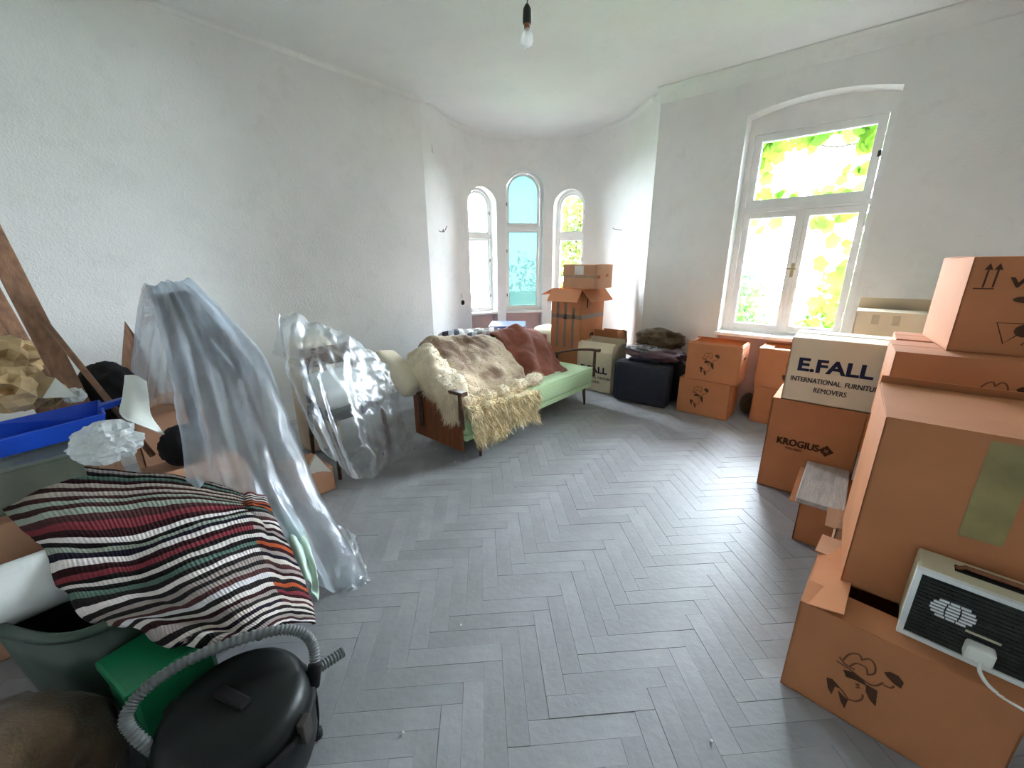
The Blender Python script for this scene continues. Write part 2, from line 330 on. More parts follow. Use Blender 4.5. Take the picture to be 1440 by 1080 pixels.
def rbox(mb, lo, hi, r, n=4, m=None):
    """box with rounded edges (superellipsoid corners), for upholstery"""
    lo = np.array(lo, float); hi = np.array(hi, float); bm = bmesh.new(); bmesh.ops.create_cube(bm, size=1)
    for v in bm.verts: v.co = Vector(tuple((lo+hi)/2+np.array(v.co)*(hi-lo)))
    bmesh.ops.bevel(bm, geom=list(bm.edges), offset=r, segments=n, affect='EDGES', profile=.5)
    V = [(m @ v.co) if m is not None else v.co.copy() for v in bm.verts]; F = [tuple(v.index for v in f.verts) for f in bm.faces]; bm.free(); return mb.add(V, F)
def boolean_cut(o, cutters):
    for c in cutters:
        md = o.modifiers.new('cut', 'BOOLEAN'); md.operation = 'DIFFERENCE'; md.object = c; md.solver = 'EXACT'
    dg = bpy.context.evaluated_depsgraph_get(); me = bpy.data.meshes.new_from_object(o.evaluated_get(dg)); o.modifiers.clear(); old = o.data; o.data = me; bpy.data.meshes.remove(old)
    for c in cutters: m = c.data; bpy.data.objects.remove(c); bpy.data.meshes.remove(m)
def copy_tree(o, parent=None):
    c = o.copy(); COL.objects.link(c); c.parent = parent
    for ch in list(o.children): copy_tree(ch, c)
    return c

# ------------------------------------------------------------------ room shell
XL, YF, ZC = -4.262, 5.0, 3.36
XR, YB = 2.4, -1.9
BC = np.array([-3.299, 4.359]); BT = .36
_k = np.array([(28.1, 1.357), (36, 1.305), (48, 1.285), (62, 1.30), (85, 1.33), (106, 1.335), (136, 1.338), (160, 1.336), (175, 1.33), (195, 1.30), (207, 1.285), (218, 1.32), (226, 1.386)])
_c = np.polyfit((_k[:, 0]-127)/99, _k[:, 1], 8)
def bay_r(th): return float(np.polyval(_c, (th-127)/99))
def bay_p(th, extra=0): r = bay_r(th)+extra; return BC+r*np.array([math.cos(rad(th)), math.sin(rad(th))])

# floor: herringbone blocks laid at 45 degrees
fl = struct('floor', MB().box((-5.1, YB-.3, -.12), (XR+.3, 6.3, -.004)), 'joint', 'grey worn herringbone parquet floor', 'floor')
PW, PN = .0775, 5; PL = PW*PN
pm = MB(); g = .0005
pm.box((g, g, -.02), (PL-g, PW-g, 0)); plank_me = pm.mesh('plank', 'plank', bevel=.0007)
c45 = math.sqrt(.5); A0 = np.array([-.573, 1.191])
def uv2w(u, v): return A0[0]+c45*(u-v), A0[1]+c45*(u+v)     # u along +45 deg, v along +135 deg
def inside_room(x, y):
    if XL-.3 < x < XR+.2 and YB-.2 < y < YF+.3: return True
    return math.hypot(x-BC[0], y-BC[1]) < 1.6
def sees(x, y):
    d = np.array([x, y, 0])-EY; k = d @ fw
    if k <= .05: return 0
    px, py = 720+FPX*(d @ rt)/k, 540+FPX*(d @ dn)/k
    return (0 < px < 1440 and 300 < py < 1085)*1.0/(d @ d)
cells = []
RNG = random.Random(4)
for a in range(-90, 110):
    for b in range(-110, 90):
        q = (a-b) % (2*PN)
        if q == 0: u, v, rot = a*PW, b*PW, 45
        elif q == PN: u, v, rot = (a+1)*PW, (b-PN+1)*PW, 135
        else: continue
        x, y = uv2w(u, v); ca, sa = math.cos(rad(rot)), math.sin(rad(rot)); cx, cy = x+ca*PL/2-sa*PW/2, y+sa*PL/2+ca*PW/2
        if inside_room(cx, cy): cells.append((sees(cx, cy)*(0 if (cx > .05 and cy > 1.5) or (cx < -1.75 and cy < 1.9) or (cx < -2.3) else 1), x, y, rot))
cells.sort(reverse=True)
rest = MB()
for i, (s_, x, y, rot) in enumerate(cells):
    z = RNG.uniform(-.0012, .0006); tz = rad(rot)+RNG.uniform(-.003, .003)
    if i < 300:
        o = obj('plank', plank_me, fl, (x, y, z), (RNG.uniform(-.003, .003), RNG.uniform(-.001, .001), tz))
    else:
        m = Matrix.Translation((x, y, z)) @ Matrix.Rotation(tz, 4, 'Z'); rest.box((g, g, -.02), (PL-g, PW-g, 0), m)
tag(rest.build('far_planks', 'plank_far', fl), None, kind='stuff')

struct('ceiling', MB().box((-5.1, YB-.3, ZC), (XR+.3, 6.3, ZC+.2)), 'ceiling_paint', 'plain white plaster ceiling', 'ceiling')
struct('wall_left', MB().box((XL-.4, YB-.3, -.05), (XL, 3.363, ZC+.02)), 'wall_paint', 'long blotchy grey-white plaster wall behind the plastic sheets', 'wall')
struct('wall_right', MB().box((XR, YB-.3, -.05), (XR+.3, YF+.3, ZC+.02)), 'wall_paint', 'plain plaster wall beyond the cartons', 'wall')
struct('wall_back', MB().box((XL-.4, YB-.3, -.05), (XR+.3, YB, ZC+.02)), 'wall_paint', 'plain plaster wall behind the viewer', 'wall')
# far wall with the tall window opening
WX0, WX1, WSP, WTOP = -1.203, -.068, 2.936, 3.015
wf = struct('wall_far', MB().box((-2.103, YF, -.05), (XR+.1, YF+.38, ZC+.02)), 'wall_paint', 'white plaster wall around the tall garden window', 'wall')
def seg_arch(x0, x1, z0, zs, zt, n=14):
    return [(x0, z0), (x1, z0)]+[(x1+(x0-x1)*i/n, zs+(zt-zs)*(1-(2*i/n-1)**2)) for i in range(n+1)]
def round_arch(w, z0, zt, n=20):
    r = w/2; zs = zt-r; return [(-r, z0), (r, z0)]+[(r*math.cos(math.pi*i/n), zs+r*math.sin(math.pi*i/n)) for i in range(n+1)]
cut = MB().prism([(x, YF-.2, z) for x, z in seg_arch(WX0, WX1, -.2, WSP, WTOP)], (0, .9, 0)).build('cut', 'wall_paint')
boolean_cut(wf, [cut])
# round bay wall
bw = MB(); ths = list(np.linspace(28.1, 226, 100)); inn = [bay_p(t) for t in ths]; out = [bay_p(t, BT) for t in ths]; V = []; F = []
for (a, b), (c, d) in zip(inn, out): V += [(a, b, -.05), (a, b, ZC+.02), (c, d, ZC+.02), (c, d, -.05)]
for i in range(len(ths)-1):
    for k in range(4): F.append((i*4+k, i*4+(k+1) % 4, (i+1)*4+(k+1) % 4, (i+1)*4+k))
F += [(0, 1, 2, 3), tuple((len(ths)-1)*4+k for k in (3, 2, 1, 0))]; bw.add(V, F)
bay = struct('wall_bay', bw, 'wall_paint', 'curved white plaster wall of the round bay', 'wall')
BAYW = [(166.6, .50, 2.645, 1.955), (136.6, .60, 2.93, 2.10), (106.4, .49, 2.63, 1.965)]
def bay_m(th): # local x right (seen from inside), y outward, z up, origin at the inner face of the wall
    n = Vector((math.cos(rad(th)), math.sin(rad(th)), 0)); t = Vector((n.y, -n.x, 0)); o = bay_p(th)
    return Matrix(((t.x, n.x, 0, o[0]), (t.y, n.y, 0, o[1]), (0, 0, 1, 0), (0, 0, 0, 1)))
cuts = []
for th, w, zt, ztr in BAYW:
    cuts.append(MB().prism([(x, -.15, z) for x, z in round_arch(w, -.2, zt)], (0, .9, 0), bay_m(th)).build('cut', 'wall_paint'))
boolean_cut(bay, cuts)
# soft coves under the ceiling
def cove(name, pts, nrm, r, label):
    mb = MB(); V = []; F = []; n = 7
    for (x, y), (nx, ny) in zip(pts, nrm):
        V.append((x-nx*.03, y-ny*.03, ZC+.01))
        for k in range(n):
            a = math.pi/2*k/(n-1); V.append((x+nx*r*(1-math.sin(a)), y+ny*r*(1-math.sin(a)), ZC-r*(1-math.cos(a))))
        V.append((x-nx*.03, y-ny*.03, ZC-r))
    K = n+2
    for i in range(len(pts)-1):
        for k in range(K): F.append((i*K+k, i*K+(k+1) % K, (i+1)*K+(k+1) % K, (i+1)*K+k))
    F += [tuple(range(K)), tuple((len(pts)-1)*K+k for k in range(K-1, -1, -1))]
    mb.add(V, F); struct(name, mb, 'wall_paint', label, 'trim', smooth=True)
cove('trim_1', [(-2.103, YF), (XR, YF)], [(0, -1), (0, -1)], .13, 'rounded plaster cove above the tall garden window')
cove('trim_2', [(XL, YB), (XL, 3.36)], [(1, 0), (1, 0)], .035, 'thin plaster cove along the long blotchy wall')
tt = np.linspace(34, 220, 60); cove('trim_3', [tuple(bay_p(t)) for t in tt], [(-math.cos(rad(t)), -math.sin(rad(t))) for t in tt], .05, 'rounded plaster cove of the round bay')

# ------------------------------------------------------------------ windows
def ring(mb, outer, inner, y0, y1, m=None):
    """frame between two outlines with equal vertex counts (x,z), from depth y0 to y1"""
    n = len(outer); V = [(x, y0, z) for x, z in outer]+[(x, y0, z) for x, z in inner]+[(x, y1, z) for x, z in outer]+[(x, y1, z) for x, z in inner]
    if m is not None: V = [m @ Vector(p) for p in V]
    F = []
    for i in range(n):
        j = (i+1) % n; F += [(i, j, n+j, n+i), (2*n+j, 2*n+i, 3*n+i, 3*n+j), (j, i, 2*n+i, 2*n+j), (n+i, n+j, 3*n+j, 3*n+i)]
    return mb.add(V, F)
def rect(x0, x1, z0, z1): return [(x0, z0), (x1, z0), (x1, z1), (x0, z1)]
def inset_rect(x0, x1, z0, z1, d): return rect(x0+d, x1-d, z0+d, z1-d)
def portal(m, w, h, zc):
    d = bpy.data.lights.new('window_portal', 'AREA'); d.shape = 'RECTANGLE'; d.size = w; d.size_y = h; d.cycles.is_portal = True
    o = bpy.data.objects.new('window_portal', d); COL.objects.link(o)
    # area lights shine along local -Z; aim it into the room (local -Y of the window frame)
    o.matrix_world = m @ Matrix.Translation((0, .34, zc)) @ Matrix.Rotation(rad(-90), 4, 'X'); return o
def bay_window(idx, th, w, zt, ztr, pane_mat, label, hinge_side):
    m = bay_m(th); root = empty('window_%d' % idx, m @ Vector((0, .15, .79)), label, 'window', kind='structure')
    y0, y1 = .13, .20; zs = .80; fr = .035
    mb = MB(); o_ = round_arch(w+.01, zs, zt+.005); i_ = round_arch(w-2*fr, zs+fr, zt-fr); ring(mb, o_, i_, y0, y1, m)
    mb.box((-w/2+.01, y0-.012, ztr-.032), (w/2-.01, y1, ztr+.032), m); mb.box((-w/2+.01, y0-.022, ztr+.012), (w/2-.01, y0, ztr+.03), m)
    fo = mb.build('frame', 'frame_white', root)
    # lower and upper sash
    a = w/2-fr-.003; st = .034
    mb = MB(); ring(mb, rect(-a, a, zs+fr, ztr-.034), inset_rect(-a, a, zs+fr, ztr-.034, st), y0+.012, y1-.012, m); sl = mb.build('sash', 'frame_white', root)
    MB().box((-a+st-.004, y0+.03, zs+fr+st-.004), (a-st+.004, y0+.034, ztr-.03-st), m).build('pane', pane_mat, sl)
    R_ = a; n = 20; zsp = zt-fr-.003-R_
    o_ = [(-R_, ztr+.034), (R_, ztr+.034)]+[(R_*math.cos(math.pi*i/n), zsp+R_*math.sin(math.pi*i/n)) for i in range(n+1)]
    q = R_-st; i_ = [(-q, ztr+.034+st), (q, ztr+.034+st)]+[(q*math.cos(math.pi*i/n), zsp+q*math.sin(math.pi*i/n)) for i in range(n+1)]
    mb = MB(); ring(mb, o_, i_, y0+.012, y1-.012, m); su = mb.build('sash', 'frame_white', root)
    MB().prism([(x*1.01, y0+.03, z+(.004 if k > 1 else -.004)) for k, (x, z) in enumerate(i_)], (0, .004, 0), m).build('pane', pane_mat, su)
    for hz in (zs+.22, ztr-.38, ztr+.32):
        MB().tube([m @ Vector((hinge_side*(a+.002), y0-.004, hz)), m @ Vector((hinge_side*(a+.002), y0-.004, hz+.05))], .0075, 6).build('hinge', 'dark_metal', root)
    MB().box((-w/2-.03, -.035, .765), (w/2+.03, .15, .80), m).build('sill', 'sill_white', root, bevel=.005)
    MB().box((-w/2-.01, .09, -.02), (w/2+.01, .22, .775), m).build('apron', 'apron_paint', root)
    portal(m, w*1.05, zt-zs+.05, (zt+zs)/2)
bay_window(1, *BAYW[0], 'glass', 'narrow arched bay window glaring pure white, beside the light switch', 1)
bay_window(2, *BAYW[1], 'glass_cyan', 'tallest arched bay window with cyan tinted panes', -1)
bay_window(3, *BAYW[2], 'glass', 'narrow arched bay window showing olive foliage, behind stacked cartons', 1)

root = empty('window_4', ((WX0+WX1)/2, YF+.15, .79), 'tall white garden window with two casements and a fanlight', 'window', kind='structure')
FY0, FY1 = YF+.19, YF+.27
mb = MB(); ring(mb, seg_arch(WX0-.005, WX1+.005, .79, WSP, WTOP+.005), seg_arch(WX0+.055, WX1-.05, .83, 2.795, 2.797), FY0, FY1)
mb.box((WX0+.03, FY0-.012, 2.058), (WX1-.03, FY1, 2.112)); mb.box((WX0+.03, FY0-.03, 2.085), (WX1-.03, FY0, 2.108))
mb.build('frame', 'frame_white', root)
xm = -.618
for (x0, x1, z0, z1, d) in ((WX0+.058, WX1-.053, 2.114, 2.794, .062), (WX0+.058, xm, .832, 2.056, .055), (xm, WX1-.053, .832, 2.056, .055)):
    mb = MB(); ring(mb, rect(x0, x1, z0, z1), inset_rect(x0, x1, z0, z1, d), FY0+.01, FY1-.01); ring(mb, inset_rect(x0, x1, z0, z1, d-.012), inset_rect(x0, x1, z0, z1, d+.006), FY0+.024, FY1-.02)
    s_ = mb.build('sash', 'frame_white', root)
    MB().box((x0+d-.004, FY0+.04, z0+d-.004), (x1-d+.004, FY0+.044, z1-d+.004)).build('pane', 'glass', s_)
MB().box((xm-.02, FY0-.006, .832), (xm+.02, FY0+.012, 2.056)).build('cover_strip', 'frame_white', root, bevel=.004)
hd = MB().box((xm-.014, FY0-.014, 1.40), (xm+.014, FY0-.004, 1.54)).build('handle_plate', 'brass', root, bevel=.003)
MB().tube([(xm, FY0-.012, 1.485), (xm, FY0-.05, 1.485), (xm-.01, FY0-.055, 1.485), (xm-.045, FY0-.055, 1.487)], .008, 8).tube([(xm, FY0-.05, 1.485), (xm+.035, FY0-.055, 1.483)], .007, 8).build('handle', 'brass', hd)
for hx in (WX0+.06, WX1-.055):
    for hz in (1.0, 1.86, 2.62): MB().tube([(hx, FY0-.003, hz), (hx, FY0-.003, hz+.07)], .008, 6).build('hinge', 'frame_white', root)
MB().box((WX1-.075, FY0-.02, 2.45), (WX1-.05, FY0-.002, 2.50)).build('latch', 'dark_metal', root)
MB().box((WX0-.02, YF-.05, .765), (WX1+.02, YF+.22, .80)).build('sill', 'sill_white', root, bevel=.005)
MB().box((WX0-.01, YF+.10, -.02), (WX1+.01, YF+.30, .775)).build('apron', 'apron_paint', root)
portal(Matrix.Translation(((WX0+WX1)/2, YF, 0)), WX1-WX0+.02, 2.15, 1.86)

# small fittings on the walls
m = bay_m(186.3)
sw = empty('light_switch', m @ Vector((0, 0, 1.03)), 'pale square light switch on the bay wall', 'switch')
MB().box((-.04, -.012, 1.035), (.04, .02, 1.125), m).build('plate', 'sill_white', sw, bevel=.004); MB().box((-.014, -.018, 1.055), (.014, -.008, 1.10), m).build('rocker', 'white_plastic', sw, bevel=.002)
so = empty('wall_socket', m @ Vector((0, 0, .95)), 'round dark wall socket under the light switch', 'socket')
mr = m @ Matrix.Translation((0, .005, .985)) @ Matrix.Rotation(rad(90), 4, 'X')
MB().lathe([(.036, -.01), (.036, .012), (.03, .018), (.022, .01)], n=20, m=mr).build('cover', 'rubber', so)
def wire(name, th, z, pts, label):
    m = bay_m(th); P = catmull([tuple(m @ Vector((x, -y, z+dz))) for x, y, dz in pts], 24); single(name, MB().tube(P, .004, 6), 'dark_metal', label, 'wire', smooth=True)
wire('lamp_wire', 212.1, 2.0, [(-.03, -.01, -.03), (-.02, .03, -.05), (.0, .05, -.015), (.01, .04, -.05), (.03, .06, -.03), (.055, .08, .03)], 'curled loose wire end beside the corner of the long blotchy wall')
wire('lamp_wire', 66.6, 2.01, [(.07, -.01, -.02), (.05, .04, -.018), (.0, .06, -.01), (-.05, .07, .005), (-.07, .06, .015)], 'straight loose wire end above the stacked cartons in the bay')
P = at(577, 170, x=XL); single('junction_cover', MB().box((XL-.002, P[1]-.045, P[2]-.06), (XL+.005, P[1]+.045, P[2]+.06)), 'wall_paint', 'small square cover plate high on the long blotchy wall', 'cover plate', bevel=.002)
m = bay_m(215.5); single('junction_cover', MB().box((-.035, -.006, 2.86), (.035, .01, 2.94), m), 'wall_paint', 'small square cover plate high on the bay wall', 'cover plate', bevel=.002)

# bulb on its cord
B = at(741, 40, z=2.63); bl = empty('light_bulb', B, 'bare light bulb in a black socket hanging on a thin cord', 'lamp')
top = at(745, 0, z=2.72); top = np.array([B[0]+.06, B[1]+.03, ZC])
MB().tube(catmull([(B[0], B[1], B[2]+.095), (B[0]+.006, B[1]+.004, B[2]+.16), (B[0]+.03, B[1]+.015, B[2]+.40), tuple(top)], 20), .0025, 6).build('cord', 'dark_metal', bl)
MB().lathe([(.004, .098), (.010, .092), (.019, .075), (.0205, .045), (.0205, .018)], B, 20).build('socket', 'bulb_socket', bl, smooth=True)
MB().lathe([(.014, .02), (.0145, .006), (.014, -.002)], B, 20).build('thread', 'wood_red', bl, smooth=True)
MB().lathe([(.0135, .0), (.017, -.010), (.026, -.026), (.0305, -.042), (.0295, -.056), (.022, -.069), (.010, -.076), (.002, -.0775)], B, 24).build('globe', 'glass_white', bl, smooth=True)
MB().tube([(B[0]-.006, B[1], B[2]), (B[0]-.009, B[1], B[2]-.038), (B[0], B[1], B[2]-.045), (B[0]+.009, B[1], B[2]-.038), (B[0]+.006, B[1], B[2])], .0008, 5).build('filament', 'dark_metal', bl)

# ------------------------------------------------------------------ garden outside
struct('ground', MB().box((-30, -6, -1.6), (30, 40, -1.5)), 'lawn', 'green lawn of the garden outside', 'ground')
R = random.Random(11)
def leaf_mesh(name, mat, lobes=5):
    pts = []; n = 20
    for k in range(n):
        a = 2*math.pi*k/n; r = .5*(.80+.20*abs(math.cos(a*lobes/2)))*(1.12 if abs(a-math.pi/2) < .5 else 1); pts.append((r*math.cos(a), r*math.sin(a)+.1, .06*math.cos(2*a)))
    mb = MB(); mb.add([(0, .1, .03)]+pts, [(0, 1+k, 1+(k+1) % n) for k in range(n)]); me = mb.mesh(name, mat, fix=False); return me
leaf_a = leaf_mesh('leaf', 'leaf_vine')
def vine(label, loc, stems, spots, sz):
    root = empty('climbing_vine', loc, label, 'vine')
    for st in stems: MB().tube(catmull(st, 24), [.011]*12+[.006]*12, 6).build('stem', 'bark', root)
    for (x, y, z) in spots:
        o = obj('leaf', leaf_a, root, (x-loc[0], y-loc[1], z-loc[2]), (rad(90)+R.uniform(-.7, .7), R.uniform(-.8, .8), R.uniform(-.8, .8))); q = sz*R.uniform(.6, 1.25); o.scale = (q, q, q)
sp = []
for k in range(52): u = R.random(); sp.append((-1.45+1.4*u, 5.75+R.uniform(-.15, .35), 2.86-.05*u-abs(R.gauss(0, .10))+.06))
for k in range(22): sp.append((-1.28+abs(R.gauss(0, .10)), 5.8, R.uniform(2.25, 2.9)))
for k in range(16): sp.append((-.22-abs(R.gauss(0, .08)), 5.8, R.uniform(2.25, 2.9)))
for k in range(12): sp.append((R.uniform(-1.3, -.2), 5.9, R.uniform(2.22, 2.32)))
for k in range(44): z = R.uniform(.5, 2.3); sp.append((-.25+R.gauss(0, .14)+.1*(z-1.2), 5.8+R.uniform(-.1, .4), z))
for k in range(26): z = R.uniform(.7, 2.2); sp.append((-1.52+R.gauss(0, .08), 5.8+R.uniform(-.1, .3), z))
for k in range(18): sp.append((R.uniform(-1.5, 0), 5.9+R.uniform(0, .3), 2.02+R.gauss(0, .08)))
vine('leafy green vine hanging outside the tall garden window', (-.8, 5.9, -1.5),
     [[(-.05, 5.95, -1.5), (-.12, 5.85, .4), (-.2, 5.85, 1.6), (-.1, 5.9, 2.5), (.15, 5.85, 3.3)], [(.2, 5.85, 2.80), (-.5, 5.9, 2.72), (-.9, 5.9, 2.86), (-1.6, 5.9, 2.70)], [(-1.6, 5.9, -1.5), (-1.55, 5.85, .8), (-1.6, 5.9, 2.0), (-1.7, 5.9, 3.1)], [(-.1, 5.9, 2.1), (-.7, 5.95, 2.05), (-1.55, 5.9, 2.15)]], sp, .155)
def tree(name, label, loc, crown_c, crown_r, n, mat, leaf, seed, hollow=.35):
    root = empty(name, loc, label, 'tree' if 'tree' in name else 'shrub'); R2 = np.random.default_rng(seed)
    c = np.array(crown_c); base = np.array(loc)
    MB().tube(catmull([tuple(base), tuple(base*.6+c*.4+np.array([.1, 0, 0])), tuple(c)], 14), list(np.linspace(.12, .03, 14)), 8).build('trunk', 'bark', root)
    mb = MB(); V = []; F = []
    for k in range(n):
        d = R2.normal(0, 1, 3); d /= np.linalg.norm(d); p = c+d*np.array(crown_r)*(hollow+(1-hollow)*R2.random()**.5)*(.8+.35*noise.noise(Vector(d)*2.5+Vector((seed, 0, 0))))
        a = R2.normal(0, 1, 3); a /= np.linalg.norm(a); b = np.cross(a, R2.normal(0, 1, 3)); b /= np.linalg.norm(b); s_ = leaf*(.6+.8*R2.random()); i = len(V)
        V += [p-a*s_, p+b*s_*.45-a*s_*.1, p+a*s_, p-b*s_*.45-a*s_*.1]; F.append((i, i+1, i+2, i+3))
    mb.add(V, F); tag(mb.build('foliage', mat, root, fix=False), None, kind='stuff')
tree('garden_shrub', 'bluish green shrub below the tall garden window', (-2.3, 9.0, -1.5), (-2.3, 9.0, .5), (1.15, .9, 1.7), 2600, 'leaf_tree', .09, 3)
tree('garden_shrub', 'yellow green shrub beyond the vine of the garden window', (-.05, 9.6, -1.5), (-.05, 9.6, .3), (.95, .9, 1.6), 1500, 'leaf_vine', .10, 5)
tree('garden_tree', 'olive green tree seen through the narrow bay window', (-5.2, 8.6, -1.5), (-5.2, 8.6, 1.9), (1.0, .8, 2.6), 5200, 'leaf_olive', .07, 7)
tree('garden_tree', 'sparse green tree seen through the tallest bay window', (-7.6, 9.4, -1.5), (-7.7, 9.6, .3), (1.0, .8, 1.9), 700, 'leaf_tree', .07, 9)

# ------------------------------------------------------------------ cartons
def text_mesh(name, s_, w, h, mat, bold=.0):
    """lettering in the XZ plane, lower left corner at the origin, fitted to w x h"""
    cu = bpy.data.curves.new('t', 'FONT'); cu.body = s_; cu.offset = bold if bold > .02 else 0; cu.resolution_u = 3; o = bpy.data.objects.new('t', cu); COL.objects.link(o)
    dg = bpy.context.evaluated_depsgraph_get(); dg.update(); me = bpy.data.meshes.new_from_object(o.evaluated_get(dg)); bpy.data.objects.remove(o); bpy.data.curves.remove(cu)
    c = np.array([v.co[:] for v in me.vertices]); lo = c.min(0); hi = c.max(0)
    for v in me.vertices: x, y, _ = v.co; v.co = ((x-lo[0])/(hi[0]-lo[0])*w, 0, (y-lo[1])/(hi[1]-lo[1])*h)
    if 0 < bold <= .02:
        bm = bmesh.new(); bm.from_mesh(me); d = bmesh.ops.duplicate(bm, geom=list(bm.verts)+list(bm.edges)+list(bm.faces)); bmesh.ops.translate(bm, verts=[v for v in d['geom'] if isinstance(v, bmesh.types.BMVert)], vec=(bold*.5, 0, .0006)); bm.to_mesh(me); bm.free()
    me.materials.clear(); me.materials.append(MATS[mat]); me.name = name; return me
def flat(polys, mat, name='print'):
    mb = MB()
    for p in polys: mb.add([(x, 0, z) for x, z in p], [tuple(range(len(p)))])
    return mb.mesh(name, mat, fix=False)
def stroke(pts, w, closed=False):
    P = catmull([(x, z) for x, z in pts], max(8, len(pts)*4)); out = []
    for a, b in zip(P[:-1], P[1:]):
        d = b-a; l = np.hypot(*d); n = np.array([-d[1], d[0]])/max(l, 1e-6)*w/2; out.append([tuple(a-n), tuple(b-n), tuple(b+n), tuple(a+n)])
    return out
def px2m(pts): return [((x-350)/1300, -(y-350)/1300+(x-350)/1300*.09) for x, y in pts]
mover_dark = [flat([px2m(p)], 'ink_brown') for p in (
    [(404, 238), (420, 222), (446, 224), (466, 246), (464, 280), (440, 272), (418, 255)],
    [(285, 318), (318, 308), (352, 322), (372, 346), (330, 344), (300, 350)], [(365, 338), (404, 344), (414, 428), (392, 410), (372, 378)],
    [(240, 402), (262, 396), (300, 428), (276, 428), (272, 482), (254, 456)], [(288, 440), (320, 462), (328, 462), (326, 522), (306, 492)])]
th_ = []
for st in ([(325, 462), (352, 452), (368, 424), (366, 398)], [(296, 426), (326, 458)], [(256, 290), (300, 300), (340, 318), (372, 330)], [(262, 262), (285, 285), (320, 292)], [(276, 270), (290, 225), (318, 205), (332, 228)], [(330, 228), (352, 205), (372, 222), (380, 262), (362, 288)], [(300, 292), (318, 256), (350, 256), (362, 290)], [(372, 332), (395, 322), (412, 290)], [(414, 300), (436, 300), (444, 282)], [(334, 362), (348, 356), (340, 368), (352, 372), (338, 380)]):
    th_ += stroke(px2m(st), .0055)
mover_thin = flat(th_, 'ink_thin')
def carton(label, x, y, z, w, d, h, rz=0, mat='card', flaps=None, group=None, inside='card_inside', name='carton', fmat=None, holes=False):
    """x,y: front left corner of the base. flaps: side -> (angle, length); 0 closed, 90 upright, 180 out"""
    c = Vector((x, y, 0))+Matrix.Rotation(rz, 3, 'Z') @ Vector((w/2, d/2, 0))
    root = empty(name, (c.x, c.y, z), label, 'carton', group, rz); t = .005
    mb = MB().box((-w/2, -d/2, 0), (w/2, d/2, t))
    mb.box((-w/2, -d/2, 0), (w/2, -d/2+t, h)); mb.box((-w/2, d/2-t, 0), (w/2, d/2, h)); mb.box((-w/2, -d/2, 0), (-w/2+t, d/2, h)); mb.box((w/2-t, -d/2, 0), (w/2, d/2, h))
    mb.build('body', mat, root, local=True)
    for side, (ang, ln) in (flaps if flaps is not None else dict(l=(-1, d*.45), r=(-1, d*.45), f=(1, d/2-.004), b=(1, d/2-.004))).items():
        a = rad(ang); wd = (w if side in 'fb' else d)-.004
        q = {'f': 0, 'r': 90, 'b': 180, 'l': 270}[side]; off = d/2 if side in 'fb' else w/2
        m = Matrix.Rotation(rad(q), 4, 'Z') @ Matrix.Translation((0, -off+.002, h+(.001 if side in 'fb' else -.004))) @ Matrix.Rotation(a, 4, 'X')
        fl_ = MB().box((-wd/2, 0, -.002), (wd/2, ln, .002), m).build('flap', fmat or mat, root, local=True)
    if holes:
        for sx in (-1, 1): MB().box((sx*(w/2+.0005)-.001, -.045, h*.62), (sx*(w/2+.0005)+.001, .045, h*.62+.028)).build('hand_hole', 'ink_brown', root, local=True, bevel=.0)
    root['dims'] = (w, d, h); return root
def decal(root, me, x, z, name='print'): # x from the left edge of the front, z from the base
    w, d, h = root['dims']; return obj(name, me, root, (x-w/2, -d/2-.0012, z))
def side_decal(root, me, y, z, name='print', sx=1): # on the right hand end; y from the front edge
    w, d, h = root['dims']; return obj(name, me, root, (sx*(w/2+.0012), y-d/2, z), (0, 0, rad(90)))
def strip(root, x0, x1, z0, z1, mat='tape', face='f'):
    w, d, h = root['dims']
    if face == 'f': mb = MB().box((x0-w/2, -d/2-.0012, z0), (x1-w/2, -d/2+.001, z1))
    elif face == 'r': mb = MB().box((w/2-.001, x0-d/2, z0), (w/2+.0012, x1-d/2, z1))
    else: mb = MB().box((x0-w/2, z0-d/2, h+.003), (x1-w/2, z1-d/2, h+.0055))
    return mb.build('tape', mat, root, local=True)
def mover(root, x, z):
    for me in mover_dark: decal(root, me, x, z)
    decal(root, mover_thin, x, z)
GM = 'brown cartons with a running mover print'
UP = dict(f=(93, .02), b=(93, .02), l=(88, .02), r=(88, .02))
# pair beside the suitcase
b = carton('lower brown carton with running mover print, on the floor beside the suitcase', -1.342, 4.318, 0, .505, .34, .376, mat='card', group=GM); mover(b, .215, .20)
b = carton('upper brown carton with running mover print, stacked next to the suitcase', -1.292, 4.312, .382, .503, .34, .374, rz=rad(.5), group=GM, flaps=dict(f=(40, .035), b=(35, .05), l=(35, .04), r=(60, .03)), holes=True); mover(b, .222, .185)
strip(b, -.001, .06, .30, .33, 'tape', 'r')
# pair half hidden behind the white lettered carton
b = carton('lower brown carton on the floor behind the maroon lettered carton', -.668, 4.49, 0, .505, .34, .372, mat='card', group=GM)
b = carton('upper brown carton with mover print half hidden behind the white lettered carton', -.682, 4.485, .376, .503, .34, .376, group=GM, flaps=dict(f=(4, .06), b=(25, .06), l=(-1, .1), r=(-1, .1))); mover(b, .31, .19)
# stack under the pale carton
carton('bottom brown carton of the stack under the pale taped carton', -.02, 4.28, 0, .505, .36, .385, group=GM)
carton('middle brown carton of the stack under the pale taped carton', -.02, 4.28, .39, .505, .36, .385, group=GM)
b = carton('pale beige carton with two tape scraps and a raised lid, below the window wall', -.022, 4.25, .78, .51, .38, .395, mat='card_white', flaps=dict(f=(2, .187), l=(-1, .17), r=(-1, .17), b=(62, .10)))
for q in (.10, .22):
    strip(b, q, q+.045, .30, .375, 'ink_pale')
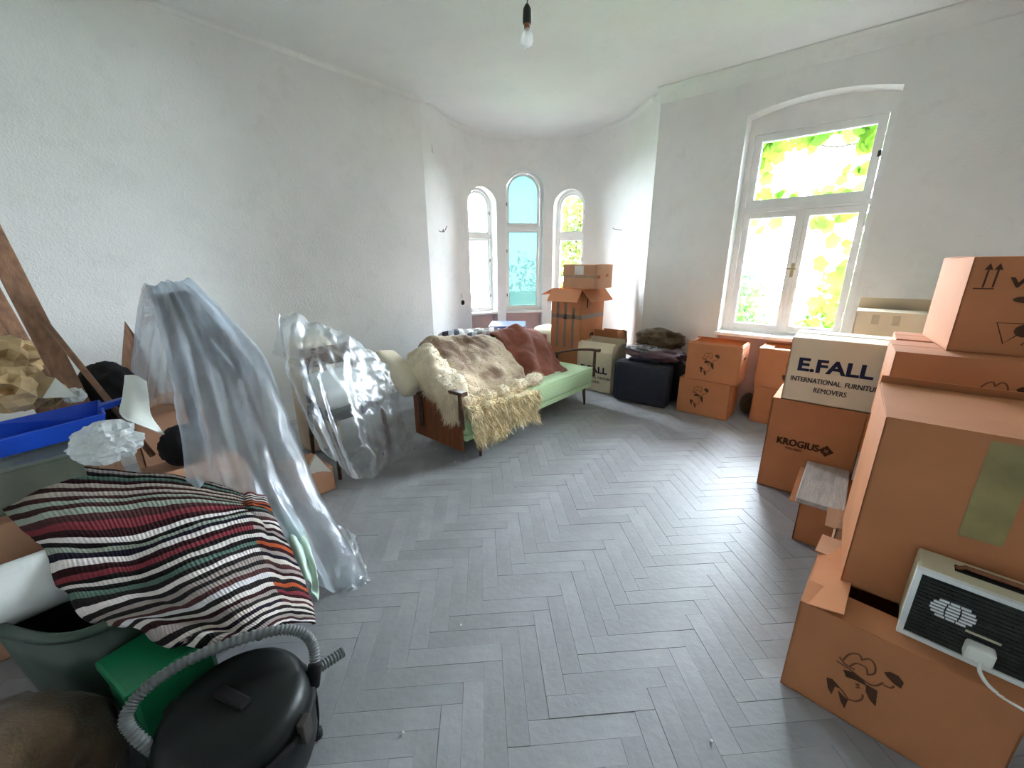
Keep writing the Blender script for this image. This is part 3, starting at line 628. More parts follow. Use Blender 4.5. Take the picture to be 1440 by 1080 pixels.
# maroon lettered box with the white lettered box on top
b = carton('tall brown carton with small dark lettering and flower emblem, carrying the white carton', -.348, 3.15, 0, .50, .50, .662, mat='card')
decal(b, text_mesh('print', 'KROGIUS', .235, .050, 'ink_brown', .022), .070, .345); decal(b, text_mesh('print', 'KROGIUS', .235, .050, 'ink_brown', .022), .073, .346); decal(b, text_mesh('print', 'FINLAND', .09, .015, 'ink_brown', .01), .125, .318)
fl_ = []
for k in range(4):
    a = math.pi/2*k; ca, sa = math.cos(a), math.sin(a); fl_.append([(ca*u-sa*v, sa*u+ca*v) for u, v in ((.004, 0), (.018, -.015), (.030, -.010), (.040, 0), (.030, .010), (.018, .015))])
for k in range(4):
    a = math.pi/4+math.pi/2*k; fl_.append([(math.cos(a)*.022+.008*math.cos(t), math.sin(a)*.022+.008*math.sin(t)) for t in np.linspace(0, 6.28, 8, endpoint=False)])
decal(b, flat(fl_, 'ink_brown'), .345, .365)
b = carton('white carton with big navy lettering and two smaller lines, on the tall brown carton', -.302, 3.145, .668, .50, .40, .415, mat='card_white', flaps=dict(l=(-1, .18), r=(-1, .18), f=(1, .198), b=(2, .198)))
decal(b, text_mesh('print', 'E.FALL', .375, .088, 'ink_blue', .035), .058, .205); decal(b, text_mesh('print', 'INTERNATIONAL  FURNITURE', .455, .032, 'ink_grey', .004), .032, .135); decal(b, text_mesh('print', 'REMOVERS', .165, .032, 'ink_grey', .004), .165, .075)
strip(b, .0, .5, .185, .215, 'label_white', 't')
# grey board on its small carton
carton('low worn carton under the grey board', -.062, 2.575, 0, .185, .52, .245, mat='card')
single('wooden_board', MB().box((-.085, 2.55, .2515), (.135, 3.13, .279)), 'wood_grey', 'weathered grey board lying on the low worn carton', 'board', bevel=.005)
# the two triple stacks behind the big plain carton
for k, lab in enumerate(('bottom carton of the front triple stack behind the big plain carton', 'middle carton of the front triple stack behind the big plain carton')):
    carton(lab, .152, 2.44, .392*k, .505, .36, .387, group=GM, mat='card')
b = carton('top carton with mover print under the tall arrow printed carton, front stack', .152, 2.435, .784, .507, .365, .383, group=GM, mat='card', flaps=dict(l=(-1, .16), r=(-1, .16), f=(1, .176), b=(1, .176)), rz=rad(2)); mover(b, .33, .19)
for k, lab in enumerate(('bottom carton of the rear triple stack beside the maroon lettered carton', 'middle carton of the rear triple stack beside the maroon lettered carton')):
    carton(lab, .168, 2.83, .392*k, .505, .30, .387, group=GM, mat='card')
carton('top carton of the rear stack, its lid seam beside the white lettered carton', .165, 2.83, .784, .505, .305, .386, group=GM, mat='card', flaps=dict(l=(-1, .14), r=(-1, .14), f=(1, .146), b=(1, .146)))
# tall carton with arrows
b = carton('brown carton with two upward arrows and a triangle emblem, on top of the stacks', .318, 2.573, 1.173, .56, .50, .392, rz=rad(5), mat='card')
def face(px, py): # pixel on the front of this carton -> (x, z) on it
    p = at(px, py, y=2.60); return (p[0]-.318, p[2]-1.173)
for ax in (1383, 1397):
    x, z0 = face(ax-3, 404); z1 = face(ax, 372)[1]; decal(b, flat([[(x-.003, z0), (x+.003, z0), (x+.005, z1-.02), (x+.015, z1-.022), (x+.002, z1+.006), (x-.011, z1-.022), (x-.001, z1-.02)]], 'ink_brown'), 0, 0, 'arrow')
x0, z0 = face(1366, 406); decal(b, flat([[(x0, z0), (x0+.06, z0), (x0+.06, z0+.005), (x0, z0+.005)]], 'ink_brown'), 0, 0, 'underline')
p = face(1415, 404); decal(b, text_mesh('print', 'VK', .10, .040, 'ink_brown', .05), p[0], p[1])
p = face(1424, 425); decal(b, flat([[(p[0]+.03+.035*math.cos(t), p[1]+.012+.013*math.sin(t)) for t in np.linspace(0, 6.28, 12, endpoint=False)]], 'ink_brown'), 0, 0)
p = face(1401, 453)
def band(pts, w):
    P = [np.array(q) for q in pts]; L_, R_ = [], []
    for k, q in enumerate(P):
        d = P[min(k+1, len(P)-1)]-P[max(k-1, 0)]; n_ = np.array([-d[1], d[0]])/np.hypot(*d)*w/2; L_.append(tuple(q+n_)); R_.append(tuple(q-n_))
    mb = MB(); V = [(x, 0, z) for x, z in L_]+[(x, 0, z) for x, z in R_]; n = len(P); mb.add(V, [(k, k+1, n+k+1, n+k) for k in range(n-1)]); return mb.mesh('print', 'ink_brown', fix=False)
decal(b, band([(.075, 0), (0, 0), (.035, -.085), (.07, -.04)], .005), p[0], p[1], 'emblem'); decal(b, band([(.15, -.09), (.085, -.085), (.14, -.01)], .005), p[0], p[1], 'emblem')
decal(b, flat([[(.085+.032*math.cos(t), -.028+.027*math.sin(t)) for t in np.linspace(0, 6.28, 14, endpoint=False)]], 'ink_brown'), p[0], p[1], 'emblem')
# near stack: mover carton on the floor, big plain carton and heater on it
nb = carton('large brown carton with mover print, on the floor under the fan heater', .027, 1.545, 0, .53, .50, .388, rz=rad(-4), mat='card', flaps=dict(l=(14, .12), f=(3, .13), b=(2, .12), r=(-1, .12)), group=GM)
mover(nb, .205, .185)
big = carton('big plain brown carton with a faded tape patch, behind the fan heater', .128, 1.735, .40, .56, .50, .66, rz=rad(1.5), mat='card', flaps=dict(l=(-1, .2), r=(-1, .2), f=(1.2, .47), b=(62, .045)))
strip(big, .235, .33, .32, .645, 'tape_green')
single('cardboard_scrap', MB().box((0, 0, 0), (.085, .13, .004), Matrix.Translation((.04, 1.90, .389)) @ Matrix.Rotation(rad(-6), 4, 'Z') @ Matrix.Rotation(rad(5), 4, 'X')), 'card_light', 'loose cardboard offcut sticking out from under the big plain carton', 'cardboard')
carton('narrow pale carton between the grey board and the big plain carton', .10, 2.20, 0, .05, .20, .36, mat='card_light')

# fan heater with plug
hx, hy, hz = .285, 1.575, .398
ht = empty('fan_heater', (hx+.17, hy+.07, hz), 'beige fan heater with black front grille and white plug, on the mover carton', 'heater', rz=rad(-4))
MB().box((-.17, -.055, 0), (.17, .075, .245)).build('housing', 'heater_beige', ht, local=True, bevel=.008)
mb = MB(); ring(mb, rect(-.172, .172, .0, .248), inset_rect(-.172, .172, .0, .248, .014), -.068, -.05); mb.build('bezel', 'heater_white', ht, local=True)
fp = MB().box((-.158, -.06, .014), (.158, -.052, .234)).build('front_panel', 'heater_front', ht, local=True)
for k in range(15): MB().box((-.155, -.0635, .03+.0135*k), (.155, -.0595, .0345+.0135*k)).build('grille_bar', 'heater_front', ht, local=True)
mb = MB()
for k in range(6):
    zz = .112+.011*k; hw = .048*math.sqrt(max(.05, 1-((k-2.5)/3.4)**2))
    for a, c in ((-1, -.36), (-.28, .30), (.38, 1)):
        mb.box((-.075+a*hw, -.0665, zz), (-.075+c*hw, -.0625, zz+.0065))
mb.build('emblem', 'heater_white', ht, local=True)
MB().box((-.04, -.0665, .10), (.03, -.0625, .106)).build('slot', 'heater_beige', ht, local=True)
MB().box((-.09, .0, .2445), (.13, .035, .2475)).build('handle_recess', 'black_cloth', ht, local=True); MB().tube([(-.085, .018, .245), (-.07, .018, .258), (.11, .018, .258), (.125, .018, .245)], .007, 8).build('handle', 'wood_red', ht, local=True)
pl = MB(); rbox(pl, (-.035, -.105, .035), (.025, -.064, .085), .008, 2); pl.build('plug', 'white_plastic', ht, local=True)
MB().tube(catmull([(0, -.10, .05), (.005, -.115, .02), (.04, -.125, -.01), (.12, -.13, -.03), (.25, -.14, -.10), (.35, -.13, -.25)], 30), .005, 8).build('cable', 'white_plastic', ht, local=True, smooth=True)

# cartons in the bay
tb = carton('very tall wardrobe carton with taped ribs and open flaps, standing in the bay', -3.125, 4.45, 0, .455, .58, 1.235, flaps=dict(f=(234, .19), r=(228, .20), l=(205, .20), b=(100, .2)), mat='card')
strip(tb, 0, .455, .86, .915, 'tape_grey'); strip(tb, 0, .58, .86, .915, 'tape_grey', 'r')
for q in (.08, .20, .32): strip(tb, q, q+.04, .48, 1.10-.1*(q > .3), 'tape_grey')
MB().box((.2265, -.05, .62), (.2285, .05, .665)).build('hand_hole', 'ink_brown', tb, local=True); MB().box((.2265, -.16, 1.0), (.2285, -.13, 1.12)).build('hand_hole', 'ink_brown', tb, local=True)
sb = carton('small carton with a white label, lying on top of the wardrobe carton', -2.99, 4.50, 1.246, .48, .40, .285, mat='card_light', rz=rad(-1))
strip(sb, 0, .48, .128, .158, 'tape'); strip(sb, .17, .30, .165, .275, 'label_white'); strip(sb, .02, .10, .12, .16, 'mark_brown', 'r'); strip(sb, .24, .30, .14, .175, 'mark_brown', 'r')
wb = carton('open off-white carton with navy lettering, between wardrobe carton and suitcase', -2.645, 4.36, 0, .485, .36, .50, mat='card_white', flaps=dict(f=(60, .13), r=(95, .10), l=(85, .10), b=(75, .14)))
decal(wb, text_mesh('print', 'E.FALL', .375, .085, 'ink_blue', .035), .055, .235); decal(wb, text_mesh('print', 'INTERNATIONAL  FURNITURE', .43, .03, 'ink_grey', .004), .04, .165); decal(wb, text_mesh('print', 'REMOVERS', .165, .03, 'ink_grey', .004), .165, .105)
carton('open brown carton with spread flaps against the bay wall', -2.62, 4.75, 0, .34, .25, .58, mat='card', flaps=dict(f=(110, .15), r=(70, .14), l=(110, .15), b=(80, .12)))

# suitcase and the bags behind it
su = empty('suitcase', (-1.735, 4.31, 0), 'dark navy soft suitcase standing on its long side', 'suitcase', rz=rad(3))
mb = MB(); rbox(mb, (-.315, -.10, .008), (.305, .09, .485), .045, 4); mb.build('shell', 'navy', su, local=True, smooth=True)
P = [(-.31+.045*(1-math.cos(a)) if 0 else 0, 0, 0) for a in (0,)]
loop = [(-.285, .03), (.275, .03), (.30, .06), (.30, .435), (.275, .465), (-.285, .465), (-.31, .435), (-.31, .06), (-.285, .03)]
MB().tube([(x, -.085, z) for x, z in loop], .008, 6).build('piping', 'black_cloth', su, local=True, smooth=True)
MB().tube(catmull([(-.16, -.03, .48), (-.15, -.045, .515), (-.05, -.05, .52), (.05, -.05, .52), (.15, -.045, .512), (.16, -.03, .48)], 20), .016, 8).build('handle', 'navy', su, local=True, smooth=True)
single('travel_bag', lump((-1.68, 4.66, .24), (.33, .20, .30), 5, .12, 1.6, 4, 0), 'black_cloth', 'slumped black bag behind the navy suitcase', 'bag', smooth=True)
single('folded_coat', lump((-1.70, 4.52, .545), (.32, .20, .065), 8, .7, 1.5, 4, .505), 'purple_cloth', 'dark plum folded coat lying on the black bag', 'coat', smooth=True)
single('shiny_bag', lump((-1.80, 4.50, .60), (.20, .13, .032), 2, .8, 2.2, 4), 'foil', 'crinkled shiny wrapper on the folded plum coat', 'wrapper')
single('sweater', lump((-1.74, 4.70, .68), (.24, .18, .11), 17, .8, 1.4, 4, .60), 'brown_cloth', 'brown woollen sweater heaped on top of the bags', 'sweater', smooth=True)
single('cloth_bag', lump((-.74, 4.74, .10), (.07, .12, .11), 9, .3, 2.2, 3, 0), 'brown_cloth', 'little dark cloth bag on the floor between two carton pairs', 'bag', smooth=True)

# ------------------------------------------------------------------ daybed
SX0, SX1, SY0, SY1 = -2.20, -2.98, 1.99, 4.0
db = empty('daybed', (-2.6, 3.0, 0), 'green upholstered daybed with dark wooden arms and tapered legs', 'sofa')
mb = MB(); rbox(mb, (SX1+.16, SY0+.02, .225), (SX0, SY1, .412), .035, 4); mt = mb.build('mattress', 'sofa_green', db, smooth=True)
MB().tube([(SX0-.006, SY0+.04, .405), (SX0-.006, SY1-.02, .405)], .006, 6).build('piping', 'sofa_green', mt)
mb = MB(); rbox(mb, (SX1+.1, SY0+.02, .175), (SX0-.012, SY1-.02, .228), .01, 2); mb.build('base', 'sofa_green', db)
for ly in (2.17, 3.82):
    for lx, o_ in ((-2.215, .0), (-2.86, .0)):
        MB().tube([(lx, ly, .19), (lx+.01, ly-.015*(1 if ly < 3 else -1), 0)], [.022, .011], 12).build('leg', 'wood_dark', db, smooth=True)
for ya, lab in ((1.955, 0), (4.02, 1)):
    P = catmull([(-2.155, ya, .603), (-2.30, ya, .600), (-2.5, ya, .565), (-2.75, ya, .49)], 18)
    mb = MB(); V = []; F = []
    for k, p in enumerate(P):
        wd = .034-.012*abs(k/17-.4); V += [(p[0], p[1]-wd, p[2]-.012), (p[0], p[1]+wd, p[2]-.012), (p[0], p[1]+wd*.9, p[2]+.012), (p[0], p[1]-wd*.9, p[2]+.012)]
    for k in range(17):
        for q in range(4): F.append((k*4+q, k*4+(q+1) % 4, k*4+4+(q+1) % 4, k*4+4+q))
    F += [(0, 1, 2, 3), (71, 70, 69, 68)]; mb.add(V, F); am = mb.build('armrest', 'wood_dark', db, bevel=.005)
    MB().tube([(-2.21, ya, .595), (-2.205, ya+(.01 if lab == 0 else -.01), .30)], [.016, .020], 10).build('arm_post', 'wood_dark', am)
    MB().tube([(-2.72, ya, .50), (-2.72, ya, .20)], [.016, .020], 10).build('arm_post', 'wood_dark', am)
MB().box((SX1+.12, SY0-.005, .085), (SX0-.045, SY0+.022, .50)).build('end_panel', 'wood_red', db, bevel=.006)
m = Matrix.Translation((-2.80, 0, .40)) @ Matrix.Rotation(rad(-20), 4, 'Y')
mb = MB(); rbox(mb, (-.12, SY0+.20, 0), (0, SY1-.12, .42), .04, 3, m); mb.build('backrest', 'sofa_green', db, smooth=True)

def grid(rows): return np.array([[at(p[0], p[1], x=p[2]) if len(p) == 3 else p[:3] for p in r] for r in rows])
def gridz(rows): return np.array([[at(px, py, z=z) for px, py, z in r] for r in rows])
def soft(name, G, mat, label, cat, thick, fur=None, stripe=False, group=None):
    """a draped sheet, with tufts of hair as a part when fur is given: (n, length, width, seed, kwargs)"""
    nv, nu = G.shape[:2]; c = G.reshape(-1, 3); lo = c.min(0); ctr = c.mean(0)
    if fur is None:
        mb = sheet(G, thick); o = obj(name, mb.mesh(name, mat, True, (ctr[0], ctr[1], lo[2]))); o.location = (ctr[0], ctr[1], lo[2])
        if stripe: put_uv(o, nu, nv)
        return tag(o, label, cat, group)
    root = empty(name, (ctr[0], ctr[1], lo[2]), label, cat, group)
    sheet(G, thick).build('skin', mat, root, smooth=True); n, ln, w, sd, kw = fur
    tag(tufts(G, n, ln, w, sd, **kw).build('hair', kw.pop('hmat', mat) if 0 else mat, root, fix=False), None, kind='stuff'); return root
# brown and cream hide over the back and seat
G = drape(grid([
    [(578, 500, -3.16), (605, 488, -3.16), (640, 482, -3.16), (678, 480, -3.16), (712, 480, -3.14)],
    [(580, 492, -3.04), (605, 477, -3.02), (640, 471, -3.02), (676, 474, -3.00), (708, 476, -2.98)],
    [(592, 506, -2.88), (615, 494, -2.84), (648, 486, -2.82), (684, 488, -2.82), (716, 492, -2.80)],
    [(602, 528, -2.68), (628, 518, -2.62), (658, 510, -2.60), (692, 510, -2.62), (727, 510, -2.62)],
    [(612, 548, -2.50), (640, 543, -2.44), (668, 540, -2.44), (704, 532, -2.46), (738, 525, -2.47)],
    [(-2.38, 1.98, .45, 0), (-2.33, 2.18, .44, 0), (-2.33, 2.42, .435, 0), (-2.34, 2.72, .43, 0), (-2.36, 3.05, .43, 0)]]), 46, 46, .026, 4.5, .02, 5, 2)
soft('animal_hide', G, 'fur_hide', 'brown and cream fur hide draped over the daybed back', 'fur', .012, (11000, .038, .0020, 3, dict(lean=(.25, 0, -.55))))
# cream sheepskin at the near end
G = drape(grid([
    [(572, 498, -3.05), (588, 489, -3.0), (604, 486, -2.96), (622, 488, -2.93)],
    [(576, 518, -2.88), (594, 503, -2.78), (612, 498, -2.74), (632, 504, -2.72)],
    [(590, 542, -2.64), (606, 530, -2.55), (624, 524, -2.50), (644, 528, -2.48)],
    [(604, 556, -2.46), (620, 553, -2.36), (638, 551, -2.28), (658, 552, -2.27)],
    [(626, 588, -2.40), (638, 592, -2.27), (650, 590, -2.235), (664, 578, -2.22)]]), 34, 26, .022, 5, .02, 3, 5)
soft('sheepskin', G, 'fur_cream', 'cream sheepskin bunched over the near arm of the daybed', 'fur', .015, (6500, .06, .0024, 8, dict(lean=(.2, -.1, -.6), spread=.6)))
# rolled sheepskin along the seat edge
P = catmull([tuple(at(652, 556, x=-2.30)), tuple(at(680, 549, x=-2.28)), tuple(at(705, 540, x=-2.27)), tuple(at(730, 534, x=-2.28)), tuple(at(760, 528, x=-2.30))], 40)
Gt = []
for k, p in enumerate(P):
    r = .055*(1+.22*math.sin(k*.75)+.15*math.sin(k*1.9)); r *= 1 if 2 < k < 37 else .75
    Gt.append([(p[0]+r*math.cos(a), p[1], max(.415, .47+r*math.sin(a))) for a in np.linspace(0, 2*math.pi, 17)])
Gt = np.array(Gt)
root = empty('sheepskin_roll', (Gt[..., 0].mean(), Gt[..., 1].mean(), .415), 'rolled cream sheepskin along the front edge of the green seat', 'fur')
sheet(Gt).build('skin', 'fur_cream', root, smooth=True); tag(tufts(Gt, 3200, .03, .0026, 4, lean=(.2, 0, -.2), spread=.8).build('hair', 'fur_cream', root, fix=False), None, kind='stuff')
# shaggy long-wool rug hanging over the seat front
G = drape(grid([
    [(650, 566, -2.36), (680, 558, -2.34), (715, 550, -2.34), (752, 541, -2.34)],
    [(656, 575, -2.185), (688, 566, -2.175), (722, 557, -2.175), (757, 549, -2.175)],
    [(662, 590, -2.165), (692, 580, -2.16), (724, 570, -2.16), (757, 562, -2.16)],
    [(672, 622, -2.16), (698, 610, -2.155), (726, 592, -2.155), (756, 586, -2.155)]]), 26, 30, .02, 6, .01, 4, 9)
soft('flokati_rug', G, 'fur_long', 'shaggy yellowish long-wool rug hanging over the daybed front', 'rug', .01, (4200, .085, .0050, 6, dict(lean=(.14, 0, -.6), spread=.55, segs=5, twist=.010)))
# russet blanket
G = drape(grid([
    [(694, 484, -3.15), (718, 474, -3.15), (742, 474, -3.14), (764, 486, -3.10)],
    [(692, 472, -3.03), (716, 457, -3.01), (744, 463, -2.98), (766, 470, -2.93)],
    [(706, 486, -2.86), (727, 476, -2.83), (754, 474, -2.78), (776, 486, -2.70)],
    [(722, 510, -2.66), (742, 503, -2.61), (766, 502, -2.56), (788, 508, -2.48)],
    [(736, 528, -2.48), (754, 527, -2.42), (774, 527, -2.36), (799, 519, -2.33)]]), 44, 40, .022, 4, .035, 4, 3)
soft('blanket', G, 'red_cloth', 'russet brown blanket thrown over the far half of the daybed', 'blanket', .008)
# cream cushion at the near end of the back
m = Matrix.Translation(tuple(at(556, 520, x=-2.98))) @ Matrix.Rotation(rad(24), 4, 'Y') @ Matrix.Rotation(rad(-8), 4, 'X')
mb = MB(); rbox(mb, (-.24, -.10, -.10), (.30, .13, .08), .06, 4, m); single('cushion', mb, 'cream_cloth', 'cream cushion lying over the near end of the daybed', 'cushion', smooth=True)
# behind the daybed
G = []
mx, my = -3.42, 3.28
for i in range(30):
    t = i/29; row = []
    for j in range(41):
        a = 2*math.pi*j/40; ca, sa = math.cos(a), math.sin(a); k = (abs(ca)**4+abs(sa)**4)**-.25; r = 1-(1-t)**2.6 if t < .6 else 1-(.4**2.6)*(1-(t-.6)/.4)
        zz = .80*(1-t**5) if t < 1 else 0
        zz *= 1+.05*noise.noise(Vector((ca*r*2, sa*r*2, 4))); row.append((mx+.26*ca*k*r, my+.48*sa*k*r, max(zz-.03*sa*r, 0)))
    G.append(row)
G = np.array(G); Gd = drape(G, 30, 41, 0); hp_ = soft('bedding_heap', G, 'blanket_stripes', 'heap of grey striped bedding behind the daybed', 'bedding', 0)
lay = hp_.data.uv_layers.new(name='UVMap')
for lp in hp_.data.loops: q = hp_.data.vertices[lp.vertex_index].co; lay.data[lp.index].uv = (q.x+.5, (q.y*.5+q.x*.35)+.5-q.z*.25)
tr_ = empty('blue_chest', (-3.70, 4.22, 0), 'dark blue flat-topped chest below the bay windows', 'chest', rz=rad(38))
MB().box((-.24, -.26, 0), (.24, .26, .66)).build('case', 'blue_trunk', tr_, local=True, bevel=.012); MB().box((-.245, -.265, .663), (.245, .265, .748)).build('lid', 'blue_trunk', tr_, local=True, bevel=.012)
MB().box((-.03, -.272, .62), (.03, -.258, .70)).build('clasp', 'brass', tr_, local=True)
mb = MB(); rbox(mb, (-3.62, 4.62, .0), (-3.16, 5.02, .68), .10, 4); single('folded_mattress', mb, 'pale_green_cloth', 'pale green folded mattress beside the wardrobe carton', 'mattress', smooth=True)

# ------------------------------------------------------------------ things under plastic by the long wall
# slanted wooden stand under the large sheet
st = empty('wooden_stand', (-2.6, .6, 0), 'dark slanted wooden stand under the large plastic sheet', 'stand')
A, B_, C_ = np.array([-3.07, .42, 1.355]), np.array([-2.88, .55, 1.38]), np.array([-2.49, .68, .985]); sh = A-B_
def bar(a, b, w=.025, t=.012, parent=None, name='rail', mat='wood_dark'):
    a = Vector(a); b = Vector(b); d = (b-a).normalized(); s_ = d.cross(Vector((0, 0, 1))); s_ = s_.normalized() if s_.length > .1 else Vector((1, 0, 0)); u = s_.cross(d); mb = MB(); V = []
    for p in (a, b): V += [p-s_*t-u*w, p+s_*t-u*w, p+s_*t+u*w, p-s_*t+u*w]
    mb.add(V, [(0, 1, 2, 3), (7, 6, 5, 4)]+[(k, (k+1) % 4, 4+(k+1) % 4, 4+k) for k in range(4)]); return mb.build(name, mat, parent)
bar(B_+sh*.8, B_, .03, .02, st, 'top_rail')
for o_ in (np.zeros(3), sh*.55):
    bar(B_+o_, C_+o_, .045, .012, st, 'sloped_rail'); bar(B_+o_, (B_+o_)*[1, 1, 0], .03, .02, st, 'leg'); bar(C_+o_, (C_+o_)*[1, 1, 0], .03, .02, st, 'leg')
bar(C_, C_+sh*.55, .03, .02, st, 'cross_rail'); bar((B_+C_)/2, (B_+C_)/2+sh*.55, .03, .012, st, 'cross_rail')
G = drape(grid([
    [(182, 600, -3.35), (196, 590, -3.40), (230, 580, -3.40), (300, 570, -3.30), (376, 545, -2.75)],
    [(188, 480, -3.28), (210, 470, -3.30), (245, 455, -3.25), (300, 460, -3.05), (372, 508, -2.52)],
    [(204, 399, -3.03), (222, 396, -3.00), (238, 393, -2.93), (252, 391, -2.87), (265, 391, -2.80)],
    [(226, 470, -2.86), (248, 462, -2.72), (276, 452, -2.66), (312, 452, -2.60), (322, 446, -2.58)],
    [(240, 530, -2.66), (268, 530, -2.50), (302, 520, -2.42), (340, 512, -2.37), (371, 499, -2.35)],
    [(250, 600, -2.44), (286, 606, -2.28), (328, 606, -2.20), (372, 600, -2.14), (412, 596, -2.14)],
    [(266, 684, -2.10), (312, 692, -2.04), (356, 692, -1.98), (405, 692, -1.95), (454, 698, -1.92)],
    [(300, 706, -1.98), (356, 724, -1.90), (402, 760, -1.85), (444, 768, -1.82), (490, 762, -1.78)],
    [(330, 712, -1.92), (392, 770, -1.80), (436, 812, -1.74), (474, 834, -1.69), (520, 818, -1.65)]]), 110, 80, .011, 4.5, .017, 9, 1)
G[..., 2] = np.maximum(G[..., 2], .004)
soft('plastic_sheet', G, 'film_heavy', 'large milky plastic sheet draped over the slanted stand down to the floor', 'plastic sheet', 0)
G = drape(gridz([[(462, 745, .05), (485, 738, .05), (500, 752, .02)], [(470, 790, .05), (500, 775, .06), (515, 785, .015)], [(455, 825, .015), (490, 830, .02), (524, 815, .008)]]), 30, 30, .02, 9, .01, 5, 8)
G[..., 2] = np.maximum(G[..., 2], .003); soft('plastic_scrap', G, 'film_light', 'crinkled clear plastic scrap on the floor beside the large sheet', 'plastic sheet', 0)
# chair and bundles under the second sheet
ch = empty('dining_chair', (-2.85, 1.42, 0), 'dark wooden chair wrapped in the smaller plastic sheet', 'chair')
for dx in (-.2, .2):
    for dy in (-.2, .2): MB().tube([(-2.96+dx, 1.42+dy, .44), (-2.96+dx*1.1, 1.42+dy*1.1, 0)], [.02, .014], 8).build('leg', 'wood_dark', ch)
mb = MB(); rbox(mb, (-3.18, 1.20, .43), (-2.78, 1.62, .50), .03, 3); mb.build('seat', 'black_cloth', ch, smooth=True)
MB().box((-3.19, 1.22, .50), (-3.15, 1.26, .93)).box((-3.19, 1.58, .50), (-3.15, 1.62, .93)).box((-3.195, 1.22, .78), (-3.155, 1.62, .93)).build('backrest', 'wood_dark', ch, bevel=.008)
mb = MB(); rbox(mb, (-.20, -.23, -.1), (.16, .18, .09), .06, 3, Matrix.Translation((-2.98, 1.42, .625)) @ Matrix.Rotation(rad(14), 4, 'Y')); single('pillow', mb, 'white_cloth', 'white pillow on the plastic wrapped chair', 'pillow', smooth=True)
mb = MB(); rbox(mb, (-3.52, 1.22, 0), (-3.28, 1.55, .98), .08, 3); single('fabric_roll', mb, 'cream_cloth', 'pale upright bundle behind the plastic wrapped chair', 'bundle', smooth=True)
G = drape(grid([
    [(384, 500, -3.62), (420, 492, -3.65), (470, 498, -3.6), (520, 520, -3.45), (562, 556, -3.12)],
    [(393, 438, -3.24), (432, 445, -3.25), (468, 461, -3.20), (505, 480, -3.08), (545, 511, -2.92)],
    [(392, 490, -2.98), (424, 486, -2.86), (462, 492, -2.80), (505, 506, -2.76), (552, 530, -2.78)],
    [(404, 536, -2.76), (434, 540, -2.62), (470, 548, -2.58), (514, 556, -2.60), (562, 570, -2.70)],
    [(422, 580, -2.64), (452, 602, -2.54), (484, 612, -2.50), (528, 610, -2.54), (574, 604, -2.68)],
    [(446, 608, -2.58), (474, 650, -2.50), (502, 674, -2.47), (540, 664, -2.52), (586, 632, -2.68)]]), 84, 72, .028, 5.5, .028, 8, 6)
G[..., 2] = np.maximum(G[..., 2], .004)
soft('plastic_sheet', G, 'film_light', 'smaller crumpled clear plastic sheet over the chair beside the daybed', 'plastic sheet', 0)
P = at(443, 640, x=-2.62); single('paper_fold', MB().prism([(-2.66, P[1]-.08, .16), (-2.60, P[1]+.0, .32), (-2.64, P[1]+.10, .14)], (-.03, .004, 0)), 'paper_white', 'pointed folded paper on a carton under the smaller plastic sheet', 'paper')
carton('low carton on the floor below the wrapped chair', -2.98, .86, 0, .34, .26, .17, mat='card_light')

# ------------------------------------------------------------------ pile at the near end of the long wall
# support cartons
carton('carton against the long wall carrying the clear storage box', -3.10, -.70, 0, .70, .62, .58, mat='card_light')
carton('open carton with a flap raised behind the striped rug', -2.62, .16, 0, .46, .36, .56, mat='card_light', flaps=dict(r=(14, .20), f=(-1, .18), b=(-1, .17), l=(-1, .18)))
carton('carton carrying the round black bag and the pointed brown board', -3.70, .22, 0, .50, .42, .66, mat='card_light')
# clear storage box, bags, dustpan
sbx = empty('storage_box', (-2.78, -.30, .585), 'cloudy clear plastic storage box under the blue dustpan', 'storage box')
mb = MB(); ring(mb, [(-.32, -.28), (.32, -.28), (.32, .28), (-.32, .28)], [(-.31, -.27), (.31, -.27), (.31, .27), (-.31, .27)], 0, .17, Matrix(((1, 0, 0, -2.78), (0, 0, 1, -.30), (0, 1, 0, .59), (0, 0, 0, 1)))); mb.build('wall', 'film_box', sbx)
MB().box((-3.10, -.58, .586), (-2.46, -.02, .594)).build('base', 'film_box', sbx)
mb = MB(); rbox(mb, (-3.11, -.59, .762), (-2.45, -.01, .782), .008, 2); mb.build('lid', 'film_box', sbx)
single('green_cloth', lump((-2.80, -.30, .66), (.26, .24, .065), 4, .4, 2, 3, .597), 'brown_cloth', 'dark folded cloth inside the clear storage box', 'cloth', smooth=True)
single('plastic_bag', lump(tuple(at(150, 622, x=-2.36)), (.085, .10, .075), 23, .75, 1.15, 4), 'film_bag', 'crumpled white plastic bag beside the storage box', 'plastic bag')
dp = empty('dustpan', tuple(at(60, 595, x=-2.62)), 'bright blue plastic dustpan lying on the storage box', 'dustpan')
q0, q1, q2, q3 = at(-30, 588, x=-2.55), at(137, 580, x=-2.62), at(132, 566, x=-2.88), at(-30, 573, x=-2.85)
zb = min(q0[2], q1[2], q2[2])-.02
def lift(p, z): return np.array([p[0], p[1], z])
zf = .80; zt_ = .875
base = [lift(q0, zf), lift(q1, zf), lift(q2, zf), lift(q3, zf)]; topp = [lift(q0, zt_)+[.02, 0, 0], lift(q1, zt_+.01)+[.02, .02, 0], lift(q2, zt_+.01)+[-.02, .02, 0], lift(q3, zt_)]
mb = MB(); mb.prism([tuple(p) for p in base], (0, 0, .006)).build('pan', 'blue_plastic', dp)
